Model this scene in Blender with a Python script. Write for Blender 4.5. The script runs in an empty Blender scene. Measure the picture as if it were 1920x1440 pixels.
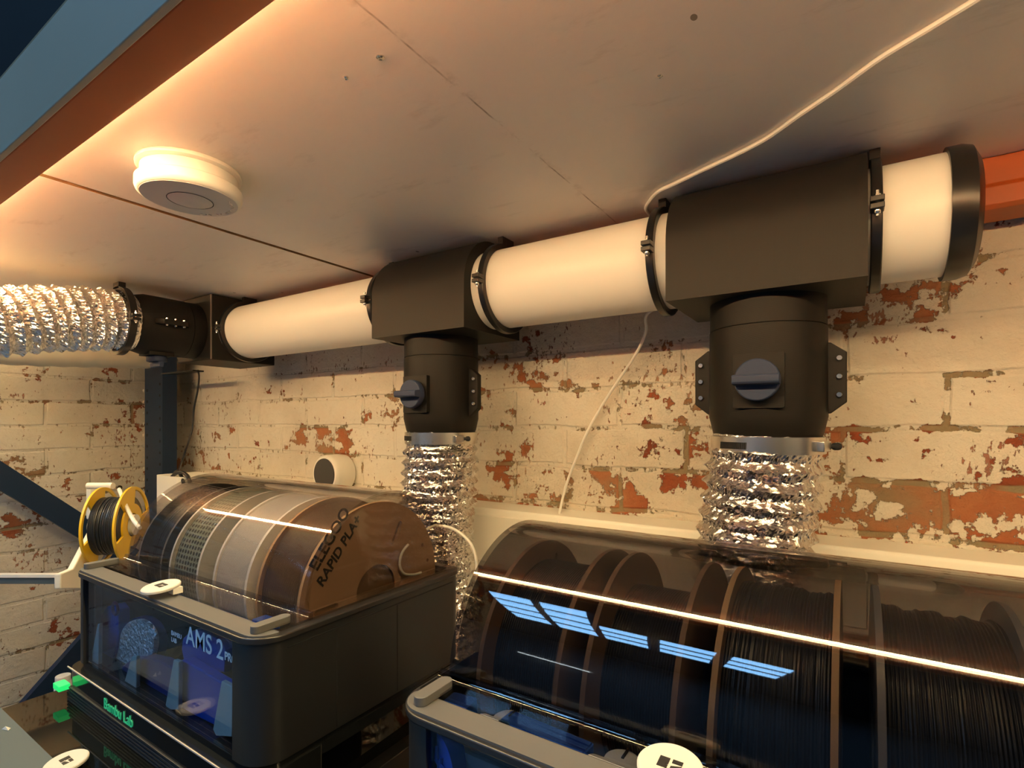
import bpy, bmesh, math, random
from mathutils import Vector, Matrix, noise
PI = math.pi
random.seed(7)
sc = bpy.context.scene
COL = sc.collection

# ------------------------------------------------------------------ camera
F, S_, C_ = 980.0, 0.5446, 0.8387            # focal length in pixels (1920 wide), sin / cos of the yaw
HZ = 793.0                                   # pixel row of the horizon
cd = bpy.data.cameras.new('camera'); cam = bpy.data.objects.new('camera', cd); COL.objects.link(cam)
cam.location = (0, 0, 0); cam.rotation_euler = (PI/2, 0, math.radians(33.0))
cd.sensor_fit = 'HORIZONTAL'; cd.sensor_width = 36; cd.lens = 36*F/1920; cd.shift_y = (HZ-720)/1920
cd.clip_start = .01
sc.camera = cam

def ray(u, v):
    r = u-960
    return Vector((-S_*F + C_*r, C_*F + S_*r, HZ-v))/F
def onX(u, v, x): k = ray(u, v); return k*(x/k.x)
def onY(u, v, y): k = ray(u, v); return k*(y/k.y)
def onZ(u, v, z): k = ray(u, v); return k*(z/k.z)

# ------------------------------------------------------------------ main planes (metres, camera at the origin)
CEIL, WALL, LWALL, FLOOR, ROOF = .30, .85, -1.94, -1.45, 2.08
PY, PZ, PR = .7105, .218, .0625              # main pipe axis and radius

# ------------------------------------------------------------------ materials
def M(name):
    m = bpy.data.materials.new(name); m.use_nodes = True
    return m, m.node_tree.nodes, m.node_tree.links, m.node_tree.nodes['Principled BSDF']
def pbr(name, col, rough=.5, metal=0, spec=.5, bump=None, var=None, coat=0, trans=0, sss=0):
    m, n, l, b = M(name)
    b.inputs['Base Color'].default_value = (*col, 1); b.inputs['Roughness'].default_value = rough
    b.inputs['Metallic'].default_value = metal; b.inputs['Specular IOR Level'].default_value = spec
    b.inputs['Coat Weight'].default_value = coat; b.inputs['Coat Roughness'].default_value = .08
    tc = n.new('ShaderNodeTexCoord')
    if var:
        sca, amt = var
        t = n.new('ShaderNodeTexNoise'); t.inputs['Scale'].default_value = sca; t.inputs['Detail'].default_value = 6
        l.new(tc.outputs['Object'], t.inputs['Vector'])
        mx = n.new('ShaderNodeMix'); mx.data_type = 'RGBA'
        mx.inputs['A'].default_value = (*[c*(1-amt) for c in col], 1); mx.inputs['B'].default_value = (*[min(1, c*(1+amt)) for c in col], 1)
        l.new(t.outputs['Fac'], mx.inputs['Factor']); l.new(mx.outputs['Result'], b.inputs['Base Color'])
    if bump:
        sca, st, dist = bump
        t = n.new('ShaderNodeTexNoise'); t.inputs['Scale'].default_value = sca; t.inputs['Detail'].default_value = 4
        l.new(tc.outputs['Object'], t.inputs['Vector'])
        bp = n.new('ShaderNodeBump'); bp.inputs['Strength'].default_value = st; bp.inputs['Distance'].default_value = dist
        l.new(t.outputs['Fac'], bp.inputs['Height']); l.new(bp.outputs['Normal'], b.inputs['Normal'])
    return m
def emit(name, col, s):
    m, n, l, b = M(name)
    b.inputs['Base Color'].default_value = (*[min(1, c)*.5 for c in col], 1)
    b.inputs['Emission Color'].default_value = (*col, 1); b.inputs['Emission Strength'].default_value = s
    return m
def printed(name, col, rough=.5, axis=2, pitch=.0006, st=.25):       # fine layer lines of 3D printed plastic
    m, n, l, b = M(name)
    b.inputs['Base Color'].default_value = (*col, 1); b.inputs['Roughness'].default_value = rough; b.inputs['Specular IOR Level'].default_value = .22
    tc = n.new('ShaderNodeTexCoord')
    w = n.new('ShaderNodeTexWave'); w.wave_type = 'BANDS'; w.bands_direction = 'XYZ'[axis]
    w.inputs['Scale'].default_value = PI/(10*pitch); w.inputs['Distortion'].default_value = .3
    l.new(tc.outputs['Object'], w.inputs['Vector'])
    bp = n.new('ShaderNodeBump'); bp.inputs['Strength'].default_value = st; bp.inputs['Distance'].default_value = .0003
    l.new(w.outputs['Fac'], bp.inputs['Height']); l.new(bp.outputs['Normal'], b.inputs['Normal'])
    return m
def ramp(n, pts, interp='LINEAR'):
    r = n.new('ShaderNodeValToRGB'); r.color_ramp.interpolation = interp
    e = r.color_ramp.elements
    while len(e) < len(pts): e.new(.5)
    for i, (p, c) in enumerate(pts):
        e[i].position = p; e[i].color = (*c, 1) if isinstance(c, tuple) else (c, c, c, 1)
    return r
def mth(n, l, op, a, b=None, clamp=False):
    x = n.new('ShaderNodeMath'); x.operation = op; x.use_clamp = clamp
    for i, v in enumerate((a, b)):
        if v is None: continue
        if isinstance(v, (int, float)): x.inputs[i].default_value = v
        else: l.new(v, x.inputs[i])
    return x.outputs[0]
def smoked(name, tint, ior=1.5, rough=.015):
    m, n, l, b = M(name); n.remove(b)
    out = n['Material Output']
    tr = n.new('ShaderNodeBsdfTransparent'); tr.inputs['Color'].default_value = (*tint, 1)
    lw0 = n.new('ShaderNodeLayerWeight'); lw0.inputs['Blend'].default_value = .5      # longer path through the sheet at grazing angles
    ab = mth(n, l, 'MULTIPLY', mth(n, l, 'POWER', lw0.outputs['Facing'], 3.0), .45)
    l.new(mixc(n, l, ab, tint, tuple(c*c*.6 for c in tint)), tr.inputs['Color'])
    gl = n.new('ShaderNodeBsdfGlossy'); gl.inputs['Roughness'].default_value = rough; gl.inputs['Color'].default_value = (1, 1, 1, 1)
    lw = n.new('ShaderNodeLayerWeight'); lw.inputs['Blend'].default_value = .5
    f0 = ((ior-1)/(ior+1))**2
    fz = mth(n, l, 'ADD', mth(n, l, 'MULTIPLY', mth(n, l, 'POWER', lw.outputs['Facing'], 5.0), 1-f0), f0)
    mx = n.new('ShaderNodeMixShader'); l.new(fz, mx.inputs[0]); l.new(tr.outputs[0], mx.inputs[1]); l.new(gl.outputs[0], mx.inputs[2])
    l.new(mx.outputs[0], out.inputs['Surface'])
    return m
def mixc(n, l, f, a, b):
    x = n.new('ShaderNodeMix'); x.data_type = 'RGBA'
    for k, v in (('Factor', f), ('A', a), ('B', b)):
        if isinstance(v, tuple): x.inputs[k].default_value = (*v, 1)
        elif isinstance(v, (int, float)): x.inputs[k].default_value = v
        else: l.new(v, x.inputs[k])
    return x.outputs['Result']
def noi(n, l, vec, scale, detail=6, rough=.55):
    t = n.new('ShaderNodeTexNoise'); t.inputs['Scale'].default_value = scale; t.inputs['Detail'].default_value = detail; t.inputs['Roughness'].default_value = rough
    l.new(vec, t.inputs['Vector']); return t.outputs['Fac']
def mapv(n, l, vec, scale=(1, 1, 1), loc=(0, 0, 0)):
    t = n.new('ShaderNodeMapping'); t.inputs['Scale'].default_value = scale; t.inputs['Location'].default_value = loc
    l.new(vec, t.inputs['Vector']); return t.outputs[0]

def brick_mat(name, axis, density, gradient):
    m, n, l, b = M(name)
    tc = n.new('ShaderNodeTexCoord'); sx = n.new('ShaderNodeSeparateXYZ'); l.new(tc.outputs['Object'], sx.inputs[0])
    cx = n.new('ShaderNodeCombineXYZ'); l.new(sx.outputs[axis], cx.inputs[0]); l.new(sx.outputs[2], cx.inputs[1])
    P = cx.outputs[0]
    wob = n.new('ShaderNodeTexNoise'); wob.inputs['Scale'].default_value = 7; wob.inputs['Detail'].default_value = 3; l.new(P, wob.inputs['Vector'])
    vs = n.new('ShaderNodeVectorMath'); vs.operation = 'MULTIPLY_ADD'; l.new(wob.outputs['Color'], vs.inputs[0]); vs.inputs[1].default_value = (.016, .016, 0); l.new(P, vs.inputs[2])
    br = n.new('ShaderNodeTexBrick'); l.new(vs.outputs[0], br.inputs['Vector'])
    br.inputs['Scale'].default_value = 1; br.inputs['Brick Width'].default_value = .215; br.inputs['Row Height'].default_value = .07
    br.inputs['Mortar Size'].default_value = .006; br.inputs['Mortar Smooth'].default_value = .6; br.inputs['Bias'].default_value = 0
    br.inputs['Color1'].default_value = (0, 0, 0, 1); br.inputs['Color2'].default_value = (1, 1, 1, 1); br.inputs['Mortar'].default_value = (.5, .5, .5, 1)
    mort = br.outputs['Fac']
    # where the paint has flaked off
    big = noi(n, l, mapv(n, l, P, (1, 1.2, 1), (3.1, 1.7, 0)), 4.6, 3, .5)
    med = noi(n, l, mapv(n, l, P, (.8, 1.25, 1)), 21, 9, .62)
    fin = noi(n, l, mapv(n, l, P, (1.5, .8, 1), (5, 2, 0)), 42, 7, .68)
    blk = br.outputs['Color']                                            # random per brick
    sep = n.new('ShaderNodeSeparateColor'); l.new(blk, sep.inputs[0])
    grad = mth(n, l, 'MULTIPLY', mth(n, l, 'ADD', sx.outputs[axis], 1.1), gradient)
    low = mth(n, l, 'MULTIPLY', sx.outputs[2], -.10 if gradient else 0)
    thr = mth(n, l, 'SUBTRACT', density, mth(n, l, 'ADD', grad, low))
    thr = mth(n, l, 'SUBTRACT', thr, mth(n, l, 'MULTIPLY', mth(n, l, 'SUBTRACT', big, .5), .36))
    thr = mth(n, l, 'SUBTRACT', thr, mth(n, l, 'MULTIPLY', mth(n, l, 'SUBTRACT', sep.outputs[0], .5), .09))
    thr = mth(n, l, 'SUBTRACT', thr, mth(n, l, 'MULTIPLY', mort, .035))
    hgt = mth(n, l, 'ADD', mth(n, l, 'MULTIPLY', med, .62), mth(n, l, 'MULTIPLY', fin, .38))
    chip = mth(n, l, 'MULTIPLY', mth(n, l, 'SUBTRACT', hgt, thr), 70, True)
    # small scratches, mostly along the joints
    scr = noi(n, l, mapv(n, l, P, (2.2, 1, 1), (9, 4, 0)), 60, 5, .6)
    scm = noi(n, l, mapv(n, l, P, (1, 1, 1), (2, 8, 0)), 9, 3, .5)
    sct = mth(n, l, 'SUBTRACT', mth(n, l, 'ADD', scr, mth(n, l, 'MULTIPLY', mth(n, l, 'SUBTRACT', scm, .5), .55)), mth(n, l, 'SUBTRACT', .668, mth(n, l, 'MULTIPLY', mort, .05)))
    scch = mth(n, l, 'MULTIPLY', sct, 45, True)
    allc = mth(n, l, 'MAXIMUM', chip, mth(n, l, 'MULTIPLY', scch, .85))
    # colours
    cn = noi(n, l, P, 5.5, 4, .6)
    red = ramp(n, [(.30, (.18, .044, .019)), (.46, (.26, .066, .027)), (.60, (.36, .145, .065)), (.72, (.27, .175, .10))])
    l.new(mth(n, l, 'ADD', mth(n, l, 'MULTIPLY', cn, .7), mth(n, l, 'MULTIPLY', sep.outputs[0], .3)), red.inputs[0])
    mo = mixc(n, l, noi(n, l, P, 20, 4), (.17, .135, .075), (.33, .26, .16))
    under = mixc(n, l, mth(n, l, 'MULTIPLY', mth(n, l, 'ADD', mth(n, l, 'MULTIPLY', mort, 1.4), mth(n, l, 'MULTIPLY', mth(n, l, 'SUBTRACT', noi(n, l, mapv(n, l, P, loc=(7, 7, 0)), 11, 3), .56), 5)), 1, True), red.outputs[0], mo)
    pn = noi(n, l, mapv(n, l, P, loc=(4, 4, 0)), 3.2, 6, .6)
    pr = ramp(n, [(.25, (.52, .455, .36)), (.5, (.68, .62, .525)), (.75, (.76, .72, .64))]); l.new(pn, pr.inputs[0])
    stain = mth(n, l, 'MULTIPLY', mth(n, l, 'SUBTRACT', noi(n, l, mapv(n, l, P, (1, .5, 1), (1, 6, 0)), 17, 8, .7), .56), 3.2, True)
    paint = mixc(n, l, mth(n, l, 'MULTIPLY', stain, .38), pr.outputs[0], (.42, .33, .20))
    l.new(mixc(n, l, allc, paint, under), b.inputs['Base Color'])
    b.inputs['Roughness'].default_value = .75; b.inputs['Specular IOR Level'].default_value = .25
    h = mth(n, l, 'SUBTRACT', mth(n, l, 'MULTIPLY', noi(n, l, P, 34, 6, .65), .8), mth(n, l, 'MULTIPLY', allc, .28))
    h = mth(n, l, 'SUBTRACT', h, mth(n, l, 'MULTIPLY', mort, .22))
    h = mth(n, l, 'ADD', h, mth(n, l, 'MULTIPLY', noi(n, l, P, 7, 3, .5), 1.0))
    bp = n.new('ShaderNodeBump'); bp.inputs['Strength'].default_value = .95; bp.inputs['Distance'].default_value = .0075
    l.new(h, bp.inputs['Height']); l.new(bp.outputs['Normal'], b.inputs['Normal'])
    return m
def board_mat():
    m, n, l, b = M('melamine_board')
    tc = n.new('ShaderNodeTexCoord'); P = tc.outputs['Object']
    sx = n.new('ShaderNodeSeparateXYZ'); l.new(P, sx.inputs[0])
    big = noi(n, l, P, 2.2, 4, .55)
    base = mixc(n, l, big, (.66, .625, .58), (.82, .785, .74))
    scuff = noi(n, l, mapv(n, l, P, (1.6, 5, 1), (2, 1, 0)), 4.5, 9, .7)
    sm = mth(n, l, 'MULTIPLY', mth(n, l, 'SUBTRACT', scuff, .58), 3.0, True)
    base = mixc(n, l, mth(n, l, 'MULTIPLY', sm, .7), base, (.25, .21, .165))
    # pencil line with smudges along it
    wn = noi(n, l, P, 14, 4, .6)
    dx = mth(n, l, 'ABSOLUTE', mth(n, l, 'ADD', mth(n, l, 'ADD', sx.outputs[0], .2955), mth(n, l, 'MULTIPLY', mth(n, l, 'SUBTRACT', wn, .5), .004)))
    line = mth(n, l, 'MULTIPLY', mth(n, l, 'SUBTRACT', .0013, dx), 1200, True)
    line = mth(n, l, 'MULTIPLY', line, mth(n, l, 'MULTIPLY', mth(n, l, 'SUBTRACT', noi(n, l, mapv(n, l, P, loc=(3, 0, 0)), 22, 4), .40), 5, True))
    sdg = mth(n, l, 'MULTIPLY', mth(n, l, 'SUBTRACT', .010, dx), 90, True)
    sdg = mth(n, l, 'MULTIPLY', sdg, mth(n, l, 'MULTIPLY', mth(n, l, 'SUBTRACT', noi(n, l, P, 30, 5, .7), .52), 5, True))
    base = mixc(n, l, mth(n, l, 'MULTIPLY', mth(n, l, 'MAXIMUM', line, mth(n, l, 'MULTIPLY', sdg, .7)), .72), base, (.10, .075, .05))
    # specks
    vor = n.new('ShaderNodeTexVoronoi'); vor.inputs['Scale'].default_value = 17; l.new(mapv(n, l, P, (1, .7, 1)), vor.inputs['Vector'])
    spk = mth(n, l, 'MULTIPLY', mth(n, l, 'LESS_THAN', vor.outputs['Distance'], .045), mth(n, l, 'GREATER_THAN', noi(n, l, mapv(n, l, P, loc=(0, 5, 0)), 3.3, 2), .60))
    base = mixc(n, l, mth(n, l, 'MULTIPLY', spk, .8), base, (.07, .055, .04))
    l.new(base, b.inputs['Base Color'])
    rr = ramp(n, [(.3, .33), (.7, .52)]); l.new(scuff, rr.inputs[0]); l.new(rr.outputs[0], b.inputs['Roughness'])
    b.inputs['Specular IOR Level'].default_value = .45
    bp = n.new('ShaderNodeBump'); bp.inputs['Strength'].default_value = .12; bp.inputs['Distance'].default_value = .002
    l.new(noi(n, l, P, 60, 4), bp.inputs['Height']); l.new(bp.outputs['Normal'], b.inputs['Normal'])
    return m
def foil_mat(name, tint, rough):
    m, n, l, b = M(name)
    tc = n.new('ShaderNodeTexCoord')
    b.inputs['Base Color'].default_value = (*tint, 1); b.inputs['Metallic'].default_value = 1; b.inputs['Roughness'].default_value = rough
    v = n.new('ShaderNodeTexVoronoi'); v.inputs['Scale'].default_value = 170; l.new(tc.outputs['Object'], v.inputs['Vector'])
    t = noi(n, l, tc.outputs['Object'], 260, 5, .6)
    h = mth(n, l, 'ADD', v.outputs['Distance'], mth(n, l, 'MULTIPLY', t, .8))
    bp = n.new('ShaderNodeBump'); bp.inputs['Strength'].default_value = .35; bp.inputs['Distance'].default_value = .003
    l.new(h, bp.inputs['Height']); l.new(bp.outputs['Normal'], b.inputs['Normal'])
    return m
def winding_mat(name, col, rough, axis, pitch):                       # filament wound turn by turn
    m, n, l, b = M(name)
    tc = n.new('ShaderNodeTexCoord')
    w = n.new('ShaderNodeTexWave'); w.bands_direction = 'XYZ'[axis]; w.inputs['Scale'].default_value = PI/(10*pitch)
    w.inputs['Distortion'].default_value = .6; w.inputs['Detail'].default_value = 1; w.inputs['Detail Scale'].default_value = .4
    l.new(tc.outputs['Object'], w.inputs['Vector'])
    l.new(mixc(n, l, w.outputs['Fac'], tuple(c*.55 for c in col), col), b.inputs['Base Color'])
    b.inputs['Roughness'].default_value = rough
    bp = n.new('ShaderNodeBump'); bp.inputs['Strength'].default_value = .8; bp.inputs['Distance'].default_value = .0012
    l.new(w.outputs['Fac'], bp.inputs['Height']); l.new(bp.outputs['Normal'], b.inputs['Normal'])
    return m
def mesh_fabric_mat():                                                # perforated pale green filament cover
    m, n, l, b = M('perforated_green')
    tc = n.new('ShaderNodeTexCoord')
    sx = n.new('ShaderNodeSeparateXYZ'); l.new(tc.outputs['Object'], sx.inputs[0])
    cx = n.new('ShaderNodeCombineXYZ'); l.new(sx.outputs[0], cx.inputs[0])
    l.new(mth(n, l, 'MULTIPLY', mth(n, l, 'ARCTAN2', sx.outputs[1], sx.outputs[2]), .087), cx.inputs[1])
    v = n.new('ShaderNodeTexVoronoi'); v.voronoi_dimensions = '2D'; v.inputs['Scale'].default_value = 165; v.inputs['Randomness'].default_value = .12; l.new(cx.outputs[0], v.inputs['Vector'])
    h = mth(n, l, 'LESS_THAN', v.outputs['Distance'], .36)
    l.new(mixc(n, l, h, (.20, .235, .20), (.03, .035, .03)), b.inputs['Base Color']); b.inputs['Roughness'].default_value = .5
    return m

M_BRICK = brick_mat('flaking_painted_brick', 0, .578, .030)
M_BRICK2 = brick_mat('flaking_painted_brick_side', 1, .588, 0)
M_BOARD = board_mat()
M_CHIP = pbr('chipboard_edge', (.30, .19, .09), .8, var=(60, .5))
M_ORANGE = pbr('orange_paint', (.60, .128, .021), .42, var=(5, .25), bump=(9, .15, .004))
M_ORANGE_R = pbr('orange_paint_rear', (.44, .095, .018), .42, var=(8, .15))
M_GREYSTRIP = pbr('grey_strip', (.50, .385, .26), .5, var=(3, .2))
M_BLUE = pbr('blue_rack_paint', (.005, .022, .060), .45, spec=.3)
M_HOLE = pbr('dark_hole', (.004, .005, .008), .8)
M_HOLE_L = pbr('pale_hole', (.55, .5, .42), .8)
M_PIPE = pbr('white_pipe_plastic', (.82, .78, .72), .38, bump=(3, .05, .003), var=(4, .03))
M_BLACK = printed('black_print', (.0075, .0072, .0068), .5, 2, .0008, .2)
M_BLACK_X = printed('black_print_flat', (.013, .0125, .0115), .52, 0, .0008, .15)
M_CAP = pbr('black_rubber_cap', (.008, .008, .008), .3)
M_KNOB = printed('blue_grey_print', (.026, .040, .088), .55, 2, .0008, .2)
M_STEEL = pbr('steel', (.72, .70, .66), .22, 1)
M_BAND = pbr('hose_band_steel', (.72, .70, .66), .27, 1)
M_FOIL = foil_mat('crinkled_foil', (.82, .81, .79), .07)
M_FOIL2 = foil_mat('crinkled_foil_soft', (.88, .86, .82), .13)
M_WHITE = pbr('white_plastic', (.80, .77, .71), .4)
M_ALARM = pbr('alarm_white', (.70, .68, .63), .42)
M_ALARM_F = pbr('alarm_face', (.56, .53, .52), .5)
M_TRUNK = pbr('trunking_white', (.80, .765, .69), .35)
M_CABLE = pbr('white_cable_pvc', (.85, .82, .76), .4)
M_BCABLE = pbr('black_cable_pvc', (.012, .012, .016), .4)
M_BODY = pbr('charcoal_body', (.014, .0145, .016), .42, bump=(600, .08, .0004))
M_RIM = pbr('dark_rim', (.020, .019, .020), .32)
M_BAR = pbr('warm_grey_bar', (.105, .102, .100), .45)
M_BASE = pbr('gloss_black', (.010, .011, .012), .12)
M_GLASSTOP = pbr('black_glass', (.004, .005, .005), .03, spec=.6)
M_GREY = pbr('brushed_grey', (.085, .110, .122), .6, spec=.2)
M_DOME_L = smoked('smoked_lid_clear', (.86, .83, .80), 1.45)
M_DOME_R = smoked('smoked_lid_dark', (.60, .585, .58), 1.5)
M_PANEL = smoked('clear_front', (.95, .96, .98), 1.33, .01)
M_CARD = pbr('brown_card', (.20, .125, .083), .7, var=(40, .12))
M_CARD_E = pbr('brown_card_edge', (.42, .27, .15), .75)
M_CARD_D = pbr('dark_brown_card', (.165, .112, .084), .6, var=(40, .1))
M_BLKFIL = winding_mat('black_filament', (.030, .034, .045), .30, 0, .00185)
M_BLKFILY = winding_mat('black_filament_side', (.028, .03, .028), .35, 1, .0019)
M_BRNFIL = winding_mat('brown_filament', (.12, .075, .045), .35, 0, .00185)
M_WHTFIL = winding_mat('white_filament', (.66, .65, .66), .4, 0, .00185)
M_GRN = mesh_fabric_mat()
M_CLRPL = pbr('pale_clear_plastic', (.42, .43, .42), .25)
M_WHTPL = pbr('white_spool_plastic', (.72, .72, .74), .35)
M_BLKPL = pbr('black_spool_plastic', (.03, .03, .035), .3)
M_GRYPL = pbr('grey_spool_plastic', (.17, .17, .18), .3)
M_YEL = pbr('yellow_spool_plastic', (.80, .50, .02), .4)
M_POD = pbr('royal_blue_print', (.008, .060, .40), .42)
M_POD_D = pbr('navy_print', (.006, .024, .17), .42)
M_TEAL = pbr('pale_teal_print', (.28, .40, .42), .45)
M_PURP = pbr('purple_ring', (.10, .015, .08), .35)
M_INK = pbr('black_ink', (.012, .010, .010), .6)
M_TEXTW = pbr('white_print', (.72, .76, .82), .5)
M_TEXTG = emit('green_lettering', (.03, .62, .28), .32)
M_LEDG = emit('green_led', (.02, .90, .20), .75)
M_LED = emit('warm_led', (1.0, .765, .365), 162)
M_SKY = emit('daylight_pane', (.25, .565, 1.0), 19)
M_TUBE = emit('tube_light_glow', (.82, .95, 1.0), 14)
M_DARK = pbr('dark_room_paint', (.02, .024, .04), .8)
M_ROOM = pbr('room_wall_paint', (.30, .30, .31), .8)
M_FLOOR = pbr('concrete_floor', (.48, .46, .43), .6, var=(3, .2))
M_VOID = pbr('dark_void_fill', (.0018, .0022, .0045), .7, spec=.15)  # near black, stands for the dark void above the beam
M_BENCH = pbr('bench_wood', (.48, .40, .30), .6, var=(6, .2))
M_SPEAK = pbr('dark_mesh_face', (.045, .043, .042), .8, bump=(500, .3, .001))
M_PALE = pbr('pale_hose_plastic', (.60, .56, .46), .4)

# ------------------------------------------------------------------ mesh helpers
class MB:
    def __init__(s): s.v = []; s.f = []; s.m = []
    def add(s, vs, fs, mi=0):
        o = len(s.v); s.v += [Vector(v) for v in vs]
        for f in fs: s.f.append([o+i for i in f]); s.m.append(mi)
    def box(s, x0, x1, y0, y1, z0, z1, mi=0):
        s.add([(x, y, z) for x in (x0, x1) for y in (y0, y1) for z in (z0, z1)],
              [(0, 1, 3, 2), (4, 6, 7, 5), (0, 4, 5, 1), (2, 3, 7, 6), (0, 2, 6, 4), (1, 5, 7, 3)], mi)
    def lathe(s, prof, mp, seg=48, mi=0, close=False):
        # prof: (radius, height) list; mp maps local (x, y, z) with axis z to the world
        n = len(prof); vs = []
        for r, h in prof:
            for k in range(seg):
                a = 2*PI*k/seg; vs.append(mp(r*math.cos(a), r*math.sin(a), h))
        fs = []
        for i in range(n if close else n-1):
            j = (i+1) % n
            for k in range(seg):
                k2 = (k+1) % seg; fs.append((i*seg+k, i*seg+k2, j*seg+k2, j*seg+k))
        if not close:
            if prof[0][0] > 1e-6: fs.append(tuple(range(seg))[::-1])
            if prof[-1][0] > 1e-6: fs.append(tuple((n-1)*seg+k for k in range(seg)))
        s.add(vs, fs, mi)
    def plate(s, loops, t, mp, mi=0):
        # flat plate with holes: 2D loops (outer first), thickness t along local z
        b = bmesh.new()
        for lp in loops:
            vv = [b.verts.new((x, y, 0)) for x, y in lp]
            for i in range(len(vv)): b.edges.new((vv[i], vv[(i+1) % len(vv)]))
        bmesh.ops.triangle_fill(b, use_beauty=True, use_dissolve=False, edges=b.edges[:])
        b.verts.index_update()
        vs = [tuple(v.co) for v in b.verts]; fs = [tuple(v.index for v in f.verts) for f in b.faces]; n = len(vs)
        allv = [mp(x, y, 0) for x, y, _ in vs]+[mp(x, y, t) for x, y, _ in vs]
        ff = [f[::-1] for f in fs]+[tuple(i+n for i in f) for f in fs]
        o = 0
        for lp in loops:
            for i in range(len(lp)):
                j = (i+1) % len(lp); ff.append((o+i, o+j, n+o+j, n+o+i))
            o += len(lp)
        b.free(); s.add(allv, ff, mi)
    def tube(s, pts, r, seg=10, mi=0, cap=True):
        pts = [Vector(p) for p in pts]; vs = []; n = len(pts)
        up = None
        for i, p in enumerate(pts):
            t = (pts[min(i+1, n-1)]-pts[max(i-1, 0)]).normalized()
            if up is None: up = t.orthogonal().normalized()
            up = (up-t*up.dot(t)).normalized(); w = t.cross(up)
            for k in range(seg):
                a = 2*PI*k/seg; vs.append(p+(up*math.cos(a)+w*math.sin(a))*r)
        fs = [(i*seg+k, i*seg+(k+1) % seg, (i+1)*seg+(k+1) % seg, (i+1)*seg+k) for i in range(n-1) for k in range(seg)]
        if cap: fs += [tuple(range(seg))[::-1], tuple((n-1)*seg+k for k in range(seg))]
        s.add(vs, fs, mi)
def ident(x, y, z): return (x, y, z)
def spline(pts, n=12):                                                # Catmull-Rom through points
    P = [Vector(p) for p in pts]; out = []
    for i in range(len(P)-1):
        a, b, c, d = P[max(i-1, 0)], P[i], P[i+1], P[min(i+2, len(P)-1)]
        for k in range(n):
            t = k/n
            out.append(.5*((2*b)+(c-a)*t+(2*a-5*b+4*c-d)*t*t+(3*b-a-3*c+d)*t**3))
    return out+[P[-1]]
def rrect(x0, x1, y0, y1, r, n=6):
    o = []
    rs = r if isinstance(r, (tuple, list)) else (r,)*4                # corners: x1y0, x1y1, x0y1, x0y0
    for (cx, cy, a0, rr) in ((x1, y0, -PI/2, rs[0]), (x1, y1, 0, rs[1]), (x0, y1, PI/2, rs[2]), (x0, y0, PI, rs[3])):
        sxx = -1 if cx == x1 else 1; syy = -1 if cy == y1 else 1
        if rr < 1e-6: o.append((cx, cy)); continue
        for k in range(n+1):
            a = a0+PI/2*k/n; o.append((cx+sxx*rr+rr*math.cos(a), cy+syy*rr+rr*math.sin(a)))
    return o
def circ(r, n=48, cx=0, cy=0): return [(cx+r*math.cos(2*PI*k/n), cy+r*math.sin(2*PI*k/n)) for k in range(n)]

def wloc(o): return Vector((0, 0, 0)) if o is None else (wloc(o.parent)+o.location)
def build(name, mb, mat, parent=None, loc=None, smooth=40, bevel=0, kind=None, label=None):
    base = wloc(parent) if parent else Vector(loc or (0, 0, 0))
    me = bpy.data.meshes.new(name)
    me.from_pydata([tuple(v-base) for v in mb.v], [], mb.f)
    mats = mat if isinstance(mat, (list, tuple)) else [mat]
    for m in mats: me.materials.append(m)
    for p, mi in zip(me.polygons, mb.m): p.material_index = mi
    b = bmesh.new(); b.from_mesh(me); bmesh.ops.remove_doubles(b, verts=b.verts[:], dist=1e-6)
    bmesh.ops.recalc_face_normals(b, faces=b.faces[:]); b.to_mesh(me); b.free()
    if smooth:
        for p in me.polygons: p.use_smooth = True
        me.set_sharp_from_angle(angle=math.radians(smooth))
    o = bpy.data.objects.new(name, me); COL.objects.link(o)
    if parent: o.parent = parent
    else: o.location = base
    if bevel:
        bv = o.modifiers.new('bevel', 'BEVEL'); bv.width = bevel; bv.segments = 3; bv.limit_method = 'ANGLE'; bv.angle_limit = math.radians(35)
    if kind: o['kind'] = kind
    if label: o['label'] = label
    return o
def thing(name, label, cat, loc=(0, 0, 0), group=None):
    o = bpy.data.objects.new(name, None); COL.objects.link(o); o.location = loc; o.empty_display_size = .02
    return tag(o, label, cat, group)
def tag(o, label, cat, group=None):
    o['label'] = label; o['category'] = cat
    if group: o['group'] = group
    return o
def dup(root, loc, label=None):
    r = root.copy(); COL.objects.link(r); r.location = loc
    if label: r['label'] = label
    for ch in list(root.children):
        c = ch.copy(); COL.objects.link(c); c.parent = r
        for g in list(ch.children):
            d = g.copy(); COL.objects.link(d); d.parent = c
    return r
def text(name, body, size, O, e1, nrm, mat, parent, extrude=.0003, align='LEFT', bold=0, shear=0, label=None, sx=1):
    cu = bpy.data.curves.new(name, 'FONT'); cu.body = body; cu.size = size; cu.extrude = extrude; cu.align_x = align; cu.offset = bold; cu.shear = shear
    cu.materials.append(mat)
    o = bpy.data.objects.new(name, cu); COL.objects.link(o)
    e1 = Vector(e1).normalized(); nrm = Vector(nrm).normalized(); e2 = nrm.cross(e1)
    base = wloc(parent)
    mt = Matrix.Identity(4)
    for i in range(3): mt[i][0] = e1[i]*sx; mt[i][1] = e2[i]; mt[i][2] = nrm[i]; mt[i][3] = O[i]-base[i]
    dg = bpy.context.evaluated_depsgraph_get(); dg.update()
    me = bpy.data.meshes.new_from_object(o.evaluated_get(dg)); me.name = name
    bpy.data.objects.remove(o); o = bpy.data.objects.new(name, me); COL.objects.link(o)
    me.transform(mt)
    o.parent = parent
    if label: o['label'] = label
    return o

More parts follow.
